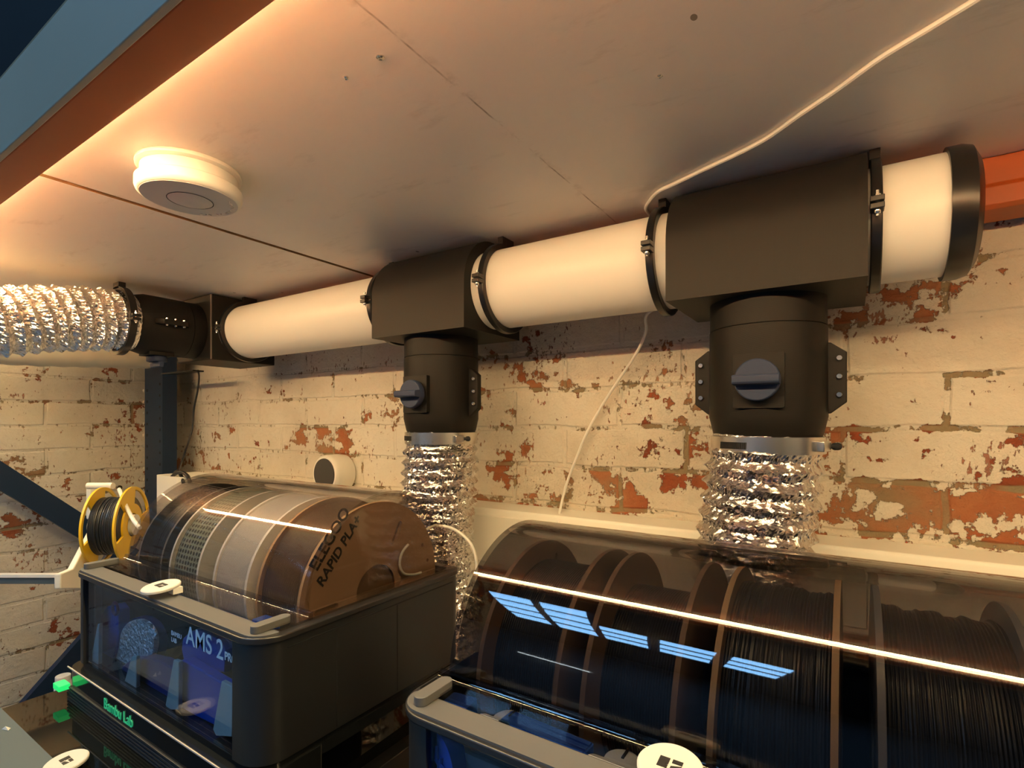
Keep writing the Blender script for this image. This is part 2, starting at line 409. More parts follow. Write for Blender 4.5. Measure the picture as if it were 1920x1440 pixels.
# ------------------------------------------------------------------ the setting
def slab(name, x0, x1, y0, y1, z0, z1, mat):
    b = MB(); b.box(x0, x1, y0, y1, z0, z1); return build(name, b, mat, kind='structure', smooth=0)
slab('wall_back', -4.2, 4.2, WALL, WALL+.2, FLOOR, ROOF, M_BRICK)
slab('wall_left', LWALL-.2, LWALL, -.62, WALL, FLOOR, ROOF, M_BRICK2)
slab('wall_left_return', -4.2, LWALL-.2, -.62, -.42, FLOOR, ROOF, M_ROOM)
slab('wall_far_left', -4.4, -4.2, -4.2, WALL+.2, FLOOR, ROOF, M_ROOM)
slab('wall_right', 4.2, 4.4, -4.2, WALL+.2, FLOOR, ROOF, M_ROOM)
slab('wall_front', -4.4, 4.4, -4.4, -4.2, FLOOR, ROOF, M_ROOM)
slab('floor', -4.4, 4.4, -4.4, WALL+.2, FLOOR-.1, FLOOR, M_FLOOR)
slab('ceiling', -4.4, 4.4, -4.4, WALL+.2, ROOF, ROOF+.1, M_DARK)
# skylights in the room's ceiling (seen reflected in the smoked lids)
for i, (xa, xb, ya, yb, nst) in enumerate([(-1.98, -1.67, -1.13, -2.45, 4), (-1.60, -1.29, -1.13, -2.48, 4), (-1.34, -1.03, -1.70, -2.50, 3), (-.95, -.63, -1.72, -2.51, 3), (-.54, -.24, -1.72, -2.50, 3)]):
    w = bpy.data.objects.new('window_%d' % (i+1), None); COL.objects.link(w); w['kind'] = 'structure'; w.location = (xa, ya, ROOF)
    sh = .20
    fr, pn = MB(), MB()
    st = (ya-yb)/nst
    for k in range(nst):
        y0 = ya-k*st-.032; y1 = ya-(k+1)*st+.032
        q = [(xa+sh*(y0-ya), y0), (xb+sh*(y0-ya), y0), (xb+sh*(y1-ya), y1), (xa+sh*(y1-ya), y1)]
        pn.add([(x, y, ROOF-.012) for x, y in q]+[(x, y, ROOF-.001) for x, y in q], [(0, 1, 2, 3), (4, 7, 6, 5), (0, 4, 5, 1), (1, 5, 6, 2), (2, 6, 7, 3), (3, 7, 4, 0)])
    for k in range(nst+1):
        y0 = ya-k*st+.022; y1 = ya-k*st-.022
        q = [(xa-.03+sh*(y0-ya), y0), (xb+.03+sh*(y0-ya), y0), (xb+.03+sh*(y1-ya), y1), (xa-.03+sh*(y1-ya), y1)]
        fr.add([(x, y, ROOF-.03) for x, y in q]+[(x, y, ROOF-.001) for x, y in q], [(0, 1, 2, 3), (4, 7, 6, 5), (0, 4, 5, 1), (1, 5, 6, 2), (2, 6, 7, 3), (3, 7, 4, 0)])
    build('pane', pn, M_SKY, w, smooth=0); build('window_frame', fr, M_DARK, w, smooth=0)

# ------------------------------------------------------------------ racking: deck boards, beams, post, braces
def deck(x0, x1, label):
    b = MB(); b.box(x0, x1, .150, .838, CEIL, CEIL+.025)
    for i in range(len(b.m)): b.m[i] = 1 if i in (0, 1, 2, 3) else 0
    o = build('shelf_board', b, [M_BOARD, M_CHIP], smooth=0)
    return tag(o, label, 'board', 'shelf boards overhead')
deck(LWALL+.008, -.8265, 'pale shelf board overhead at the far end, beyond the dark seam')
bd = deck(-.8165, 1.6, 'large scuffed shelf board overhead with a pencil line, carrying the smoke alarm')
for (u, v, r) in ((713, 107, .0035), (649, 145, .0022), (1237, 142, .0024)):
    p = onZ(u, v, CEIL); b = MB()
    b.lathe([(r, 0), (r, -.0008), (r*.6, -.0016), (r*.3, -.0010), (0, -.0010)], lambda x, y, z, p=p: (p.x+x, p.y+y, p.z+z), 16)
    build('screw', b, M_STEEL, bd)
def extrude_x(b, prof, x0, x1, mi=0):
    n = len(prof)
    b.add([(x0, y, z) for y, z in prof]+[(x1, y, z) for y, z in prof],
          [tuple(range(n))[::-1], tuple(n+i for i in range(n))]+[(i, (i+1) % n, n+(i+1) % n, n+i) for i in range(n)], mi)
t = thing('rack_beam', 'rust orange rack beam above the camera with a grey strip along its face', 'beam', (0, .16, .24), 'rack beams')
b = MB(); extrude_x(b, [(.1475, .2412), (.1520, .2400), (.1715, .2400), (.1780, .2428), (.1780, .2995), (.1475, .2995)], LWALL+.004, 1.6)
build('beam_profile', b, M_ORANGE, t, bevel=.0012)
b = MB(); extrude_x(b, [(.1425, .2400), (.1470, .2395), (.1470, .3070), (.1425, .3075)], LWALL+.004, 1.6)
build('face_strip', b, M_GREYSTRIP, t, bevel=.0008)
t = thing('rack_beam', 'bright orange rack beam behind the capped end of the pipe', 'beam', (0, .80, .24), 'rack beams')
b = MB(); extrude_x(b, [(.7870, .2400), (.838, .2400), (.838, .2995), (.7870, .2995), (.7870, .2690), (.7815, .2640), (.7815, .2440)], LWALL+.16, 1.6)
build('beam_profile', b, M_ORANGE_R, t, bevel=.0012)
t = thing('led_strip', 'glowing warm LED strip along the back of the orange beam overhead', 'light strip', (0, .18, .275))
b = MB(); extrude_x(b, [(.1795, .2990), (.1795, .2900), (.1920, .2928), (.1920, .2990)], LWALL+.02, 1.5); build('backing_tape', b, M_WHITE, t, smooth=0)
b = MB(); extrude_x(b, [(.1800, .2898), (.1918, .2924), (.1921, .2911), (.1803, .2885)], LWALL+.02, 1.5); build('led_diffuser', b, M_LED, t, smooth=0)

t = thing('rack_post', 'dark blue perforated rack post in the corner of the brick walls', 'post', (-1.81, .76, FLOOR))
pa, pb = onY(271.5, 800, .742), onY(304.5, 800, .742)
xw = onY(263, 800, .78).x
b = MB()
b.add([(x, y, z) for z in (FLOOR, CEIL-.001) for x, y in ((pa.x, .742), (pb.x, .742), (pb.x, .782), (pb.x-.006, .782), (pb.x-.006, .748), (pa.x-.001, .748), (pa.x-.05, .79), (pa.x-.055, .786))],
      [tuple(range(8)), tuple(8+i for i in range(8))]+[(i, (i+1) % 8, 8+(i+1) % 8, 8+i) for i in range(8)])
build('post_profile', b, M_BLUE, t, smooth=0)
for k in range(10):
    z = .10-k*.0345
    for (xx, yy, dx) in ((pa.x+.016, .7415, 0), (pb.x-.016, .7415, .017)):
        b = MB(); b.lathe([(.0045, 0), (.0045, .0008)], lambda x, y, h, xx=xx, yy=yy, z=z, dx=dx: (xx+x, yy-h+.0006, z+y+dx), 10)
        build('slot_hole', b, M_HOLE, t)
    b = MB(); b.lathe([(.005, 0), (.005, .0008)], lambda x, y, h, z=z: (pa.x-.004+x*.8, .7402-h, z+y), 10)
    build('edge_hole', b, M_HOLE_L, t)
def brace(p, q, wid, label):
    p, q = Vector(p), Vector(q); d = (q-p).normalized(); up = Vector((1, 0, 0)).cross(d).normalized()
    b = MB()
    prof = [(0, wid/2), (.022, wid/2), (.022, wid/2-.004), (.004, wid/2-.004), (.004, -wid/2+.004), (.022, -wid/2+.004), (.022, -wid/2), (0, -wid/2)]
    n = len(prof)
    b.add([e+Vector((-a+.02, 0, 0))+up*c for e in (p, q) for a, c in prof], [tuple(range(n))[::-1], tuple(n+i for i in range(n))]+[(i, (i+1) % n, n+(i+1) % n, n+i) for i in range(n)])
    o = build('rack_brace', b, M_BLUE, loc=p, smooth=0); return tag(o, label, 'brace', 'diagonal braces of the rack frame')
pA, pB = onX(0, 893, -1.85), onX(160, 993, -1.85); dd = pB-pA
brace(pA-dd*1.6, pA+dd*1.75, .055, 'dark blue diagonal rack brace sloping down behind the yellow spool')
pA, pB = onX(78, 1300, -1.85), onX(134, 1236, -1.85); dd = pB-pA
brace(pA-dd*3, pA+dd*3.2, .06, 'dark blue rack brace rising behind the black printer glass')
t = thing('void_filler', 'added near-black crate standing above the grey beam strip', 'filler', (-1.2, .5, CEIL+.025))  # block added to keep the space above the shelf dark
b = MB(); b.box(-1.90, -.45, .165, .80, CEIL+.026, CEIL+.62); build('filler_body', b, M_VOID, t, bevel=.006)
b = MB(); b.box(-1.91, -.44, .158, .81, CEIL+.60, CEIL+.64); build('filler_lid', b, M_VOID, t, bevel=.006)

# ------------------------------------------------------------------ smoke alarm
c = onZ(357, 319, CEIL)
def down(x, y, z, c=c): return (c.x+x, c.y+y, CEIL-z)
t = thing('smoke_alarm', 'round white smoke alarm fixed under the shelf board', 'smoke alarm', (c.x, c.y, CEIL))
b = MB(); b.lathe([(.0535, .0), (.0545, .002), (.0545, .0045), (.0515, .0065), (.050, .0065)], down, 64); build('mounting_base', b, M_ALARM, t)
b = MB(); b.lathe([(.050, .006), (.0500, .0175), (.0535, .0190), (.0550, .0205), (.0550, .0290), (.0538, .0325), (.0510, .0345), (.0495, .0350)], down, 64); build('alarm_body', b, M_ALARM, t)
b = MB(); b.lathe([(.0500, .0340), (.0500, .0352), (.0240, .0362), (.0240, .0340)], down, 64); build('alarm_face', b, M_ALARM_F, t)
b = MB(); b.lathe([(.0232, .034), (.0232, .0364), (.0222, .0370), (0, .0374)], down, 48); tb = build('test_button', b, M_ALARM_F, t)
b = MB(); b.lathe([(.0238, .0362), (.0242, .0366), (.0233, .0366)], down, 48, close=True); build('button_gap', b, M_INK, t)
b = MB()
for i, a in enumerate([-.35+.115*k for k in range(16)]):
    if i in (5, 9, 12): continue
    aa = a+PI/3; r0 = .0435
    px, py = r0*math.cos(aa), r0*math.sin(aa)
    b.box(c.x+px-.0011, c.x+px+.0011, c.y+py-.0005, c.y+py+.0005, CEIL-.0366, CEIL-.0352)
    if i % 2: b.box(c.x+px-.0004, c.x+px+.0004, c.y+py-.0018, c.y+py+.0018, CEIL-.0366, CEIL-.0352)
build('raised_marks', b, M_ALARM, t, smooth=0)

# ------------------------------------------------------------------ ducting
def axx(x0):                                                          # local z -> world +X about the pipe axis
    return lambda x, y, z: (x0+z, PY+x, PZ+y)
def pipe(x0, x1, label):
    b = MB(); b.lathe([(PR, 0), (PR, x1-x0), (PR-.003, x1-x0), (PR-.003, 0)], axx(x0), 72, close=True)
    return tag(build('duct_pipe', b, M_PIPE, loc=((x0+x1)/2, PY, PZ)), label, 'pipe', 'white duct pipes')
pipe(-1.236, -.695, 'white duct pipe running from the corner elbow to the nearer-left tee box'.replace('nearer-left ', 'first '))
pipe(-.502, -.184, 'white duct pipe joining the two black tee boxes')
pipe(.009, .083, 'short white pipe stub between the second tee box and the black end cap')
b = MB(); b.lathe([(PR+.0005, 0), (PR+.0045, .0), (PR+.0045, .012), (PR+.002, .020), (PR-.008, .0255), (0, .0265)], axx(.0805), 72)
tag(build('end_cap', b, M_CAP, loc=(.09, PY, PZ)), 'glossy black rounded cap closing the end of the white pipe', 'pipe cap')

def tee(x0, x1, label):
    t = thing('tee_box', label, 'duct fitting', ((x0+x1)/2, PY, PZ), 'black tee boxes')
    h = .0797; zb = .147-PZ
    prof = [(-h, zb), (h, zb), (h, 0)]+[(h*math.cos(PI*k/28), h*math.sin(PI*k/28)) for k in range(1, 28)]+[(-h, 0)]
    prof = [(PY+a, PZ+c) for a, c in prof]
    b = MB(); inner = [(PY+(PR+.0005)*math.cos(2*PI*k/48), PZ+(PR+.0005)*math.sin(2*PI*k/48)) for k in range(48)]
    b.plate([prof, inner], x1-x0, lambda a, c, d: (x0+d, a, c))
    build('tee_housing', b, M_BLACK_X, t, smooth=30)
    return t
tee(-.7010, -.4975, 'smaller-looking black tee box over the vertical duct behind the boxed spools'.replace('smaller-looking ', '').replace('boxed spools', 'left lid'))
tee(-.1885, .0140, 'large black tee box beside the capped pipe end')

def clamp(x, label, ty=None):
    t = thing('pipe_clamp', label, 'clamp', (x, PY, PZ), 'black pipe clamps')
    w = .010; R0, R1 = PR+.0006, PR+.0095
    b = MB(); mp = axx(x-w/2)
    b.lathe([(R0, 0), (R1-.001, 0), (R1, .001), (R1, w-.001), (R1-.001, w), (R0, w)], mp, 72, close=True)
    b.box(x-w/2, x+w/2, PY-.016, PY+.016, PZ+R1-.004, CEIL-.0006)     # foot screwed to the board
    build('clamp_ring', b, M_CAP, t)
    b = MB()
    b.box(x-w/2-.001, x+w/2+.001, PY-R1-.012, PY-R1+.003, PZ+.0008, PZ+.0065)
    b.box(x-w/2-.001, x+w/2+.001, PY-R1-.012, PY-R1+.003, PZ-.0065, PZ-.0008)
    build('clamp_lug', b, M_CAP, t, bevel=.0008)
    b = MB()
    mpz = lambda a, c, d: (x+a, PY-R1-.006+c, PZ+d)
    b.lathe([(.0016, -.0125), (.0016, .013)], mpz, 12)
    b.lathe([(.0030, .0065), (.0030, .009)], mpz, 6)
    b.lathe([(.0030, -.0065), (.0030, -.0095), (.0022, -.0105)], mpz, 14)
    build('bolt', b, M_STEEL, t)
    return t
cl = clamp(-1.214, 'black pipe clamp against the corner elbow box')
for x, lb in ((-.7205, 'black pipe clamp just before the first tee box'), (-.4735, 'black pipe clamp with a white pipe ring beside it, right after the first tee box'),
              (-.2120, 'black pipe clamp where the white cable passes over the pipe'), (.0215, 'black pipe clamp pressed against the second tee box near the capped end')):
    dup(cl, (x, PY, PZ), lb)

# corner elbow box
t = thing('elbow_box', 'square black elbow box in the corner above the blue post', 'duct fitting', (-1.31, PY, PZ))
b = MB(); x0, x1 = -1.392, -1.236
b.box(x0, x1, PY-.0797, PY+.0797, .1465, .2975); build('elbow_housing', b, M_BLACK_X, t, bevel=.0025)
b = MB(); b.box(x1-.002, x1+.0012, PY-.0797, PY-.0775, .1475, .2965); build('edge_trim', b, pbr('grey_edge', (.12, .11, .10), .5), t)

def damper(mp, H, label, loc, screws=3):
    """duct damper: local axis -z from the socket downwards, knob to -y, flanges at +-x"""
    R = .0648
    t = thing('duct_damper', label, 'duct damper', loc, 'black duct dampers')
    b = MB(); b.lathe([(R-.004, 0), (R, 0), (R, -.0335), (R-.0012, -.0340), (R-.0012, -.0346), (R+.0006, -.0352), (R+.0010, -H+.026), (R-.0035, -H+.006), (R-.006, -H), (R-.010, -H), (R-.010, -.002)], mp, 72)
    build('damper_body', b, M_BLACK, t)
    zk = -H*.60
    b = MB(); b.plate([rrect(-.0265, .0265, zk-.031, zk+.031, .002, 3)], .012, lambda a, c, d: mp(a, -R-.0028+d, c)); build('knob_plate', b, M_BLACK, t)
    b = MB()
    fy = -R-.003
    b.lathe([(.0225, 0), (.0235, .0015), (.0235, .011), (.0225, .0125), (0, .0125)], lambda a, c, d: mp(a, fy-d, zk+c), 40)
    # grip bar across
    pr = [(-.0062, .0125), (-.0050, .0235), (-.0030, .0250), (.0030, .0250), (.0050, .0235), (.0062, .0125)]
    n = len(pr)
    b.add([mp(sx*.0237, fy-d, zk+c) for sx in (-1, 1) for c, d in pr], [tuple(range(n)), tuple(n+i for i in range(n))]+[(i, (i+1) % n, n+(i+1) % n, n+i) for i in range(n)])
    build('knob', b, M_KNOB, t, bevel=.0006)
    for s in (-1, 1):
        b = MB()
        lp = [(s*(R-.003), zk+.045), (s*(R+.003), zk+.045), (s*(R+.019), zk+.033), (s*(R+.019), zk-.024), (s*(R+.003), zk-.037), (s*(R-.003), zk-.037)]
        b.plate([lp], .011, lambda a, c, d: mp(a, -.0055+d, c)); fl = build('flange', b, M_BLACK, t, bevel=.001)
        for k in range(screws):
            zz = zk+.0265-.021*k; b = MB()
            m2 = lambda a, c, d, zz=zz, s=s: mp(s*(R+.0115)+a, -d, zz+c)
            b.lathe([(.0034, .0055), (.0034, .0075), (.0026, .0086), (.0014, .0086), (.0014, .0070), (0, .0070)], m2, 16)
            b.lathe([(.0034, -.0055), (.0034, -.0085)], m2, 6)
            build('screw', b, M_STEEL, fl)
    return t
XC1, XC2, ZT = -.611, -.088, .1475
def vert(x0): return lambda x, y, z: (x0+x, PY+y, ZT+z)
damper(vert(XC1), .166, 'black duct damper under the first tee box, blue knob seen from the side', (XC1, PY, ZT))
damper(vert(XC2), .166, 'large black duct damper under the second tee box, blue knob facing the camera', (XC2, PY, ZT))
XL = -1.314
damper(lambda x, y, z: (XL+x, PY-.0795+z*.82, PZ+y), .160, 'black duct damper lying level between the elbow box and the foil hose, knob underneath', (XL, PY-.08, PZ))

# flexible foil hoses
def hose(name, path, R, label, pitch=.026, amp=.0055, rough=.0019, seg=190, step=.0024, mat=None, flare=0, seedv=0):
    pts = spline(path, 40); L = [0]
    for i in range(1, len(pts)): L.append(L[-1]+(pts[i]-pts[i-1]).length)
    n = int(L[-1]/step); b = MB(); vs = []; j = 0; up = None
    for i in range(n+1):
        s = L[-1]*i/n
        while j < len(L)-2 and L[j+1] < s: j += 1
        u = (s-L[j])/max(1e-9, L[j+1]-L[j]); p = pts[j].lerp(pts[j+1], u); tg = (pts[j+1]-pts[j]).normalized()
        if up is None: up = tg.orthogonal().normalized()
        up = (up-tg*up.dot(tg)).normalized(); w = tg.cross(up)
        grow = min(1, s/.05)
        for k in range(seg):
            a = 2*PI*k/seg
            ph = (s/pitch-k/seg) % 1; tri = (1-abs(2*ph-1))**1.5
            nz = noise.noise(Vector((math.cos(a)*R*150, math.sin(a)*R*150, s*150+seedv)))
            nz2 = noise.noise(Vector((math.cos(a)*R*330, math.sin(a)*R*330, s*380+seedv)))
            wav = noise.noise(Vector((math.cos(a)*1.2, math.sin(a)*1.2, s*9+seedv)))
            r = R+flare*grow+grow*(amp*(tri-.5)*1.6+rough*nz*1.5+rough*nz2*.9+.0035*wav)
            vs.append(p+(up*math.cos(a)+w*math.sin(a))*r+tg*(nz2*rough*1.2*grow))
    fs = [(i*seg+k, i*seg+(k+1) % seg, (i+1)*seg+(k+1) % seg, (i+1)*seg+k) for i in range(n) for k in range(seg)]
    b.add(vs, fs)
    o = build(name, b, mat or M_FOIL, loc=path[0], smooth=0)
    return tag(o, label, 'foil hose', 'silver foil hoses')
zt = ZT-.166+.012
hose('foil_hose', [(XC1, PY, zt), (XC1-.004, PY, -.10), (XC1-.012, PY+.002, -.22), (XC1+.004, PY+.006, -.36), (XC1+.012, PY+.004, -.50), (XC1+.01, PY, -.77)], .0585, 'crinkled foil hose hanging between the two filament boxes, rising to the first tee box', flare=.0055, seedv=3, pitch=.0185)
hose('foil_hose', [(XC2, PY, zt), (XC2-.004, PY, -.06), (XC2-.016, PY+.002, -.16), (XC2-.026, PY+.004, -.28), (XC2-.03, PY, -.50), (XC2-.03, PY, -.77)], .0585, 'crinkled foil hose dropping behind the dark right-hand lid from the second tee box'.replace('dark right-hand', 'darker'), flare=.006, seedv=11, pitch=.0205)
hose('foil_hose', [(XL, .512, PZ), (XL, .46, PZ-.001), (XL+.002, .38, .207), (XL+.005, .28, .184), (XL+.005, .16, .160), (XL, .0, .150), (XL, -.25, .12), (XL, -.42, -.1), (XL, -.47, -.6), (XL, -.47, FLOOR+.05)], .0590, 'foil hose leaving the picture at the left edge, joined to the level damper', pitch=.0215, amp=.0055, mat=M_FOIL2, seedv=23, flare=.003, step=.003)
def hclamp(x0, label):
    t = thing('hose_clamp', label, 'hose clamp', (x0, PY, ZT-.166), 'steel hose clamps')
    z0 = ZT-.166; R = .0634
    b = MB(); b.lathe([(R-.001, .002), (R+.0006, .0022), (R+.0006, -.0175), (R-.001, -.0177)], lambda x, y, z: (x0+x, PY+y, z0+z), 72, close=True); build('band', b, M_BAND, t)
    b = MB()
    for k in range(16):
        a = -PI/2-.75+.035*k
        for q in (-1, 1):
            da = a+.010*q
            b.tube([(x0+(R+.0007)*math.cos(da), PY+(R+.0007)*math.sin(da), z0-.012), (x0+(R+.0007)*math.cos(da+.01), PY+(R+.0007)*math.sin(da+.01), z0-.004)], .0005, 6)
    build('band_slots', b, M_HOLE, t)
    b = MB(); a = -.42; cx, cy = x0+(R+.004)*math.cos(a), PY+(R+.004)*math.sin(a); tx, ty = -math.sin(a), math.cos(a)
    def hl(l, r, z): return (cx+tx*l+math.cos(a)*r, cy+ty*l+math.sin(a)*r, z0-.008+z)
    b.add([hl(l, r, z) for l in (-.008, .008) for r in (-.004, .005) for z in (-.006, .006)], [(0, 1, 3, 2), (4, 6, 7, 5), (0, 4, 5, 1), (2, 3, 7, 6), (0, 2, 6, 4), (1, 5, 7, 3)])
    build('screw_housing', b, M_BAND, t, bevel=.001)
    b = MB(); b.lathe([(.0026, 0), (.0026, .008), (.0042, .009), (.0042, .014), (.003, .0155)], lambda x, y, z: hl(.006+z*.6, .002+y+z*.5, x), 12); build('worm_screw', b, M_HOLE, t)
    return t
hclamp(XC1, 'steel hose clamp around the foil hose of the first damper')
hclamp(XC2, 'steel hose clamp around the foil hose of the second damper, screw at its right side'.replace(', screw at its right side', ' beside the bare brick'))
# black clamp holding the level hose
t = thing('pipe_clamp', 'black clamp round the foil hose at the level damper', 'clamp', (XL, .476, PZ), 'black pipe clamps')
def axy(y0): return lambda x, y, z: (XL+x, y0+z, PZ+y)
b = MB(); b.lathe([(.0655, 0), (.0725, 0), (.0725, .013), (.0655, .013)], axy(.474), 72, close=True); b.box(XL-.014, XL+.014, .474, .487, PZ+.068, CEIL-.0006); build('clamp_ring', b, M_CAP, t)
b = MB(); b.box(XL+.070, XL+.084, .472, .489, PZ+.0008, PZ+.0065); b.box(XL+.070, XL+.084, .472, .489, PZ-.0065, PZ-.0008); build('clamp_lug', b, M_CAP, t, bevel=.0008)
b = MB(); mpz = lambda a, c_, d: (XL+.079+a, .4805+c_, PZ+d)
b.lathe([(.0016, -.0125), (.0016, .013)], mpz, 12); b.lathe([(.0030, .0065), (.0030, .009)], mpz, 6); b.lathe([(.0030, -.0065), (.0030, -.0095), (.0022, -.0105)], mpz, 14); build('bolt', b, M_STEEL, t)
# pale hose behind the foil one
hp = [(-1.768, .741, .205), (-1.750, .62, .195), (-1.75, .45, .185), (-1.755, .25, .18), (-1.76, .0, .17), (-1.76, -.3, .15)]
b = MB(); pts = spline(hp, 14); vs = []; seg = 32
for i, p in enumerate(pts):
    rr = .040+.0012*math.sin(i*1.7)
    if i < 4: rr = .040*math.sqrt(max(.02, 1-((4-i)/4)**2))
    for k in range(seg): a = 2*PI*k/seg; vs.append((p.x+rr*math.cos(a), p.y, p.z+rr*math.sin(a)))
b.add(vs, [(i*seg+k, i*seg+(k+1) % seg, (i+1)*seg+(k+1) % seg, (i+1)*seg+k) for i in range(len(pts)-1) for k in range(seg)]+[tuple(range(seg))])
tag(build('plastic_hose', b, M_PALE, loc=hp[0], smooth=60), 'pale cream plastic hose hanging behind the left foil hose'.replace('left foil', 'level foil'), 'hose')
# little black bracket under the damper
t = thing('wire_bracket', 'small black bracket under the elbow box where the black wire hangs', 'bracket', (-1.32, .74, .14))
pA, pB = onY(312, 690, .74), onY(372, 690, .74)
b = MB(); b.box(pA.x, pB.x, .725, .755, onY(340, 700, .74).z, .1462); build('bracket_body', b, M_CAP, t, bevel=.001)

# ------------------------------------------------------------------ wires, trunking, wall fittings
pts = [onZ(u, v, .2972) for u, v in ((2080, -150), (1960, -80), (1830, 0), (1742, 54), (1650, 110), (1570, 168), (1502, 214), (1440, 258), (1384, 288), (1322, 317), (1266, 344), (1236, 358), (1220, 374), (1211, 392))]
pts += [Vector((-.241, .7475, .2945)), Vector((-.2405, .7695, .2690)), Vector((-.2395, .7775, .235)), Vector((-.2335, .790, .190)), ]
pts += [onY(u, v, yy) for u, v, yy in ((1213, 590, .800), (1211, 622, .81), (1192, 664, .82), (1160, 712, .83), (1124, 768, .838), (1100, 812, .838), (1080, 860, .838), (1062, 908, .838), (1052, 948, .832), (1046, 985, .795), (1044, 1020, .79), (1043, 1060, .79))]
pts += [Vector((pts[-1].x, .785, -.45))]
b = MB(); b.tube(spline(pts, 8), .0024, 8); tag(build('white_cable', b, M_CABLE, loc=pts[5]), 'thin white cable crossing the board overhead and hanging down the brick wall', 'cable')
pts = [onY(u, v, yy) for u, v, yy in ((371, 694, .742), (373, 706, .742), (371, 730, .742), (364, 765, .742), (361, 800, .74), (353, 830, .73), (342, 862, .72), (334, 884, .67), (326, 898, .645), (318, 906, .63))]
b = MB(); b.tube(spline(pts, 8), .0026, 8)
lp = [onY(u, v, .625) for u, v in ((313, 912), (318, 899), (330, 888), (342, 886), (352, 893), (356, 905))]; b.tube(spline(lp, 8), .0042, 8)
lp = [onY(u, v, .63) for u, v in ((316, 910), (324, 893), (333, 884), (340, 893), (344, 906))]; b.tube(spline(lp, 8), .0042, 8)
tag(build('black_wire', b, M_BCABLE, loc=pts[0]), 'thin black wire hanging down the wall and looped over a white box', 'cable')
t = thing('cable_trunking', 'white plastic trunking running along the brick wall behind the lids', 'trunking', (-.2, .8, -.27))
b = MB(); extrude_x(b, [(.8495, -.272), (.803, -.272), (.800, -.268), (.800, -.1655), (.8035, -.1605), (.8495, -.1560)], -1.74, 1.6); build('trunking_body', b, M_TRUNK, t, bevel=.001)
for xa, xb in ((-1.735, -.648), (-.645, .0155), (.017, 1.6)):
    b = MB(); extrude_x(b, [(.7995, -.262), (.797, -.260), (.797, -.174), (.7995, -.172)], xa, xb); build('trunking_lid', b, M_TRUNK, t, bevel=.0008)
# round white fitting on the wall
pc = onY(608, 889, .79)
t = thing('wall_speaker', 'round white wall fitting with a dark grey face above the left lid'.replace('the left lid', 'the clearer lid'), 'wall fitting', (pc.x, .82, pc.z))
mpy = lambda x, y, z: (pc.x+x, .790+z, pc.z+y)
b = MB(); b.lathe([(.0375, .0), (.0415, 0), (.0440, .003), (.0450, .010), (.0450, .040), (.0430, .0560), (.036, .0592)], mpy, 56); build('fitting_body', b, M_WHITE, t)
b = MB(); b.lathe([(.0372, .001), (.0366, -.0016), (.020, -.0028), (0, -.0030)], mpy, 48); build('fitting_face', b, M_SPEAK, t)
# tall white box in the corner
pA = onY(290, 890, .62)
t = thing('white_box', 'white rounded box behind the lid with a black wire looped on top', 'box', (pA.x+.06, .66, -.78))
b = MB(); b.plate([rrect(pA.x, pA.x+.125, .62, .72, .014, 5)], pA.z+.75, lambda x, y, z: (x, y, -.75+z)); build('box_body', b, M_WHITE, t, bevel=.004)
b = MB(); b.box(pA.x+.01, pA.x+.115, .63, .71, -.78, -.75); build('box_foot', b, M_GRYPL, t)
# wall tube light far behind the camera
t = thing('tube_light', 'cool white tube light on the far room wall', 'light', (-2.3, -4.17, .62))
b = MB(); b.box(-2.75, -1.95, -4.199, -4.165, .60, .66); build('fitting_body', b, M_WHITE, t)
b = MB(); b.lathe([(.016, 0), (.016, .76)], lambda x, y, z: (-2.73+z, -4.148+x, .63+y), 16); build('tube', b, M_TUBE, t)

# ------------------------------------------------------------------ spools
def spool(name, loc, R, w, label, m_fl, m_edge, m_fil, rf=.085, hub=.027, slots=(), axis='X', tf=.0035, holes=None, mfl2=None, group='filament spools in the lids', lumpy=0):
    t = thing(name, label, 'filament spool', loc, group)
    L = Vector(loc)
    def mp(a, c_, d):
        return (L.x+d, L.y+a, L.z+c_) if axis == 'X' else (L.x+a, L.y+d, L.z+c_)
    for k, d0 in enumerate((-w/2, w/2-tf)):
        loops = [circ(R, 72), circ(hub, 40)]
        loops += [[(x, y) for x, y in h] for h in (holes or [])]
        b = MB(); b.plate(loops, tf, lambda a, c_, d, d0=d0: mp(a, c_, d0+d))
        for i, f in enumerate(b.f):
            rr = [math.hypot(*((b.v[q]-L).yz if axis == 'X' else (b.v[q]-L).xz)) for q in f]
            if min(rr) > R-.0005 and len(f) == 4: b.m[i] = 1
        build('flange', b, [m_fl, m_edge], t, smooth=30)
    b = MB()
    prof = [(rf, -w/2+tf), (rf, w/2-tf)]
    if lumpy:
        random.seed(lumpy); N = 26
        prof = [(rf-.003*random.random(), -w/2+tf+(w-2*tf)*i/N) for i in range(N+1)]
    b.lathe(prof, mp, 72); build('filament', b, m_fil, t, smooth=50)
    b = MB(); b.lathe([(hub, -w/2+.001), (hub+.004, -w/2+.001), (hub+.004, w/2-.001), (hub, w/2-.001)], mp, 40, close=True); build('hub', b, mfl2 or m_fl, t)
    return t
def slot(r0, r1, wd, ang, n=6):                                       # radial slot outline
    ca, sa = math.cos(ang), math.sin(ang); o = []
    for k in range(n+1): a = -PI/2+PI*k/n; o.append((r1+wd*math.cos(a), wd*math.sin(a)))
    for k in range(n+1): a = PI/2+PI*k/n; o.append((r0+wd*math.cos(a), wd*math.sin(a)))
    return [(x*ca-y*sa, x*sa+y*ca) for x, y in o]
def sector(r0, r1, a0, a1, n=12):
    return [(r1*math.cos(a0+(a1-a0)*k/n), r1*math.sin(a0+(a1-a0)*k/n)) for k in range(n+1)]+[(r0*math.cos(a1-(a1-a0)*k/n), r0*math.sin(a1-(a1-a0)*k/n)) for k in range(n+1)]

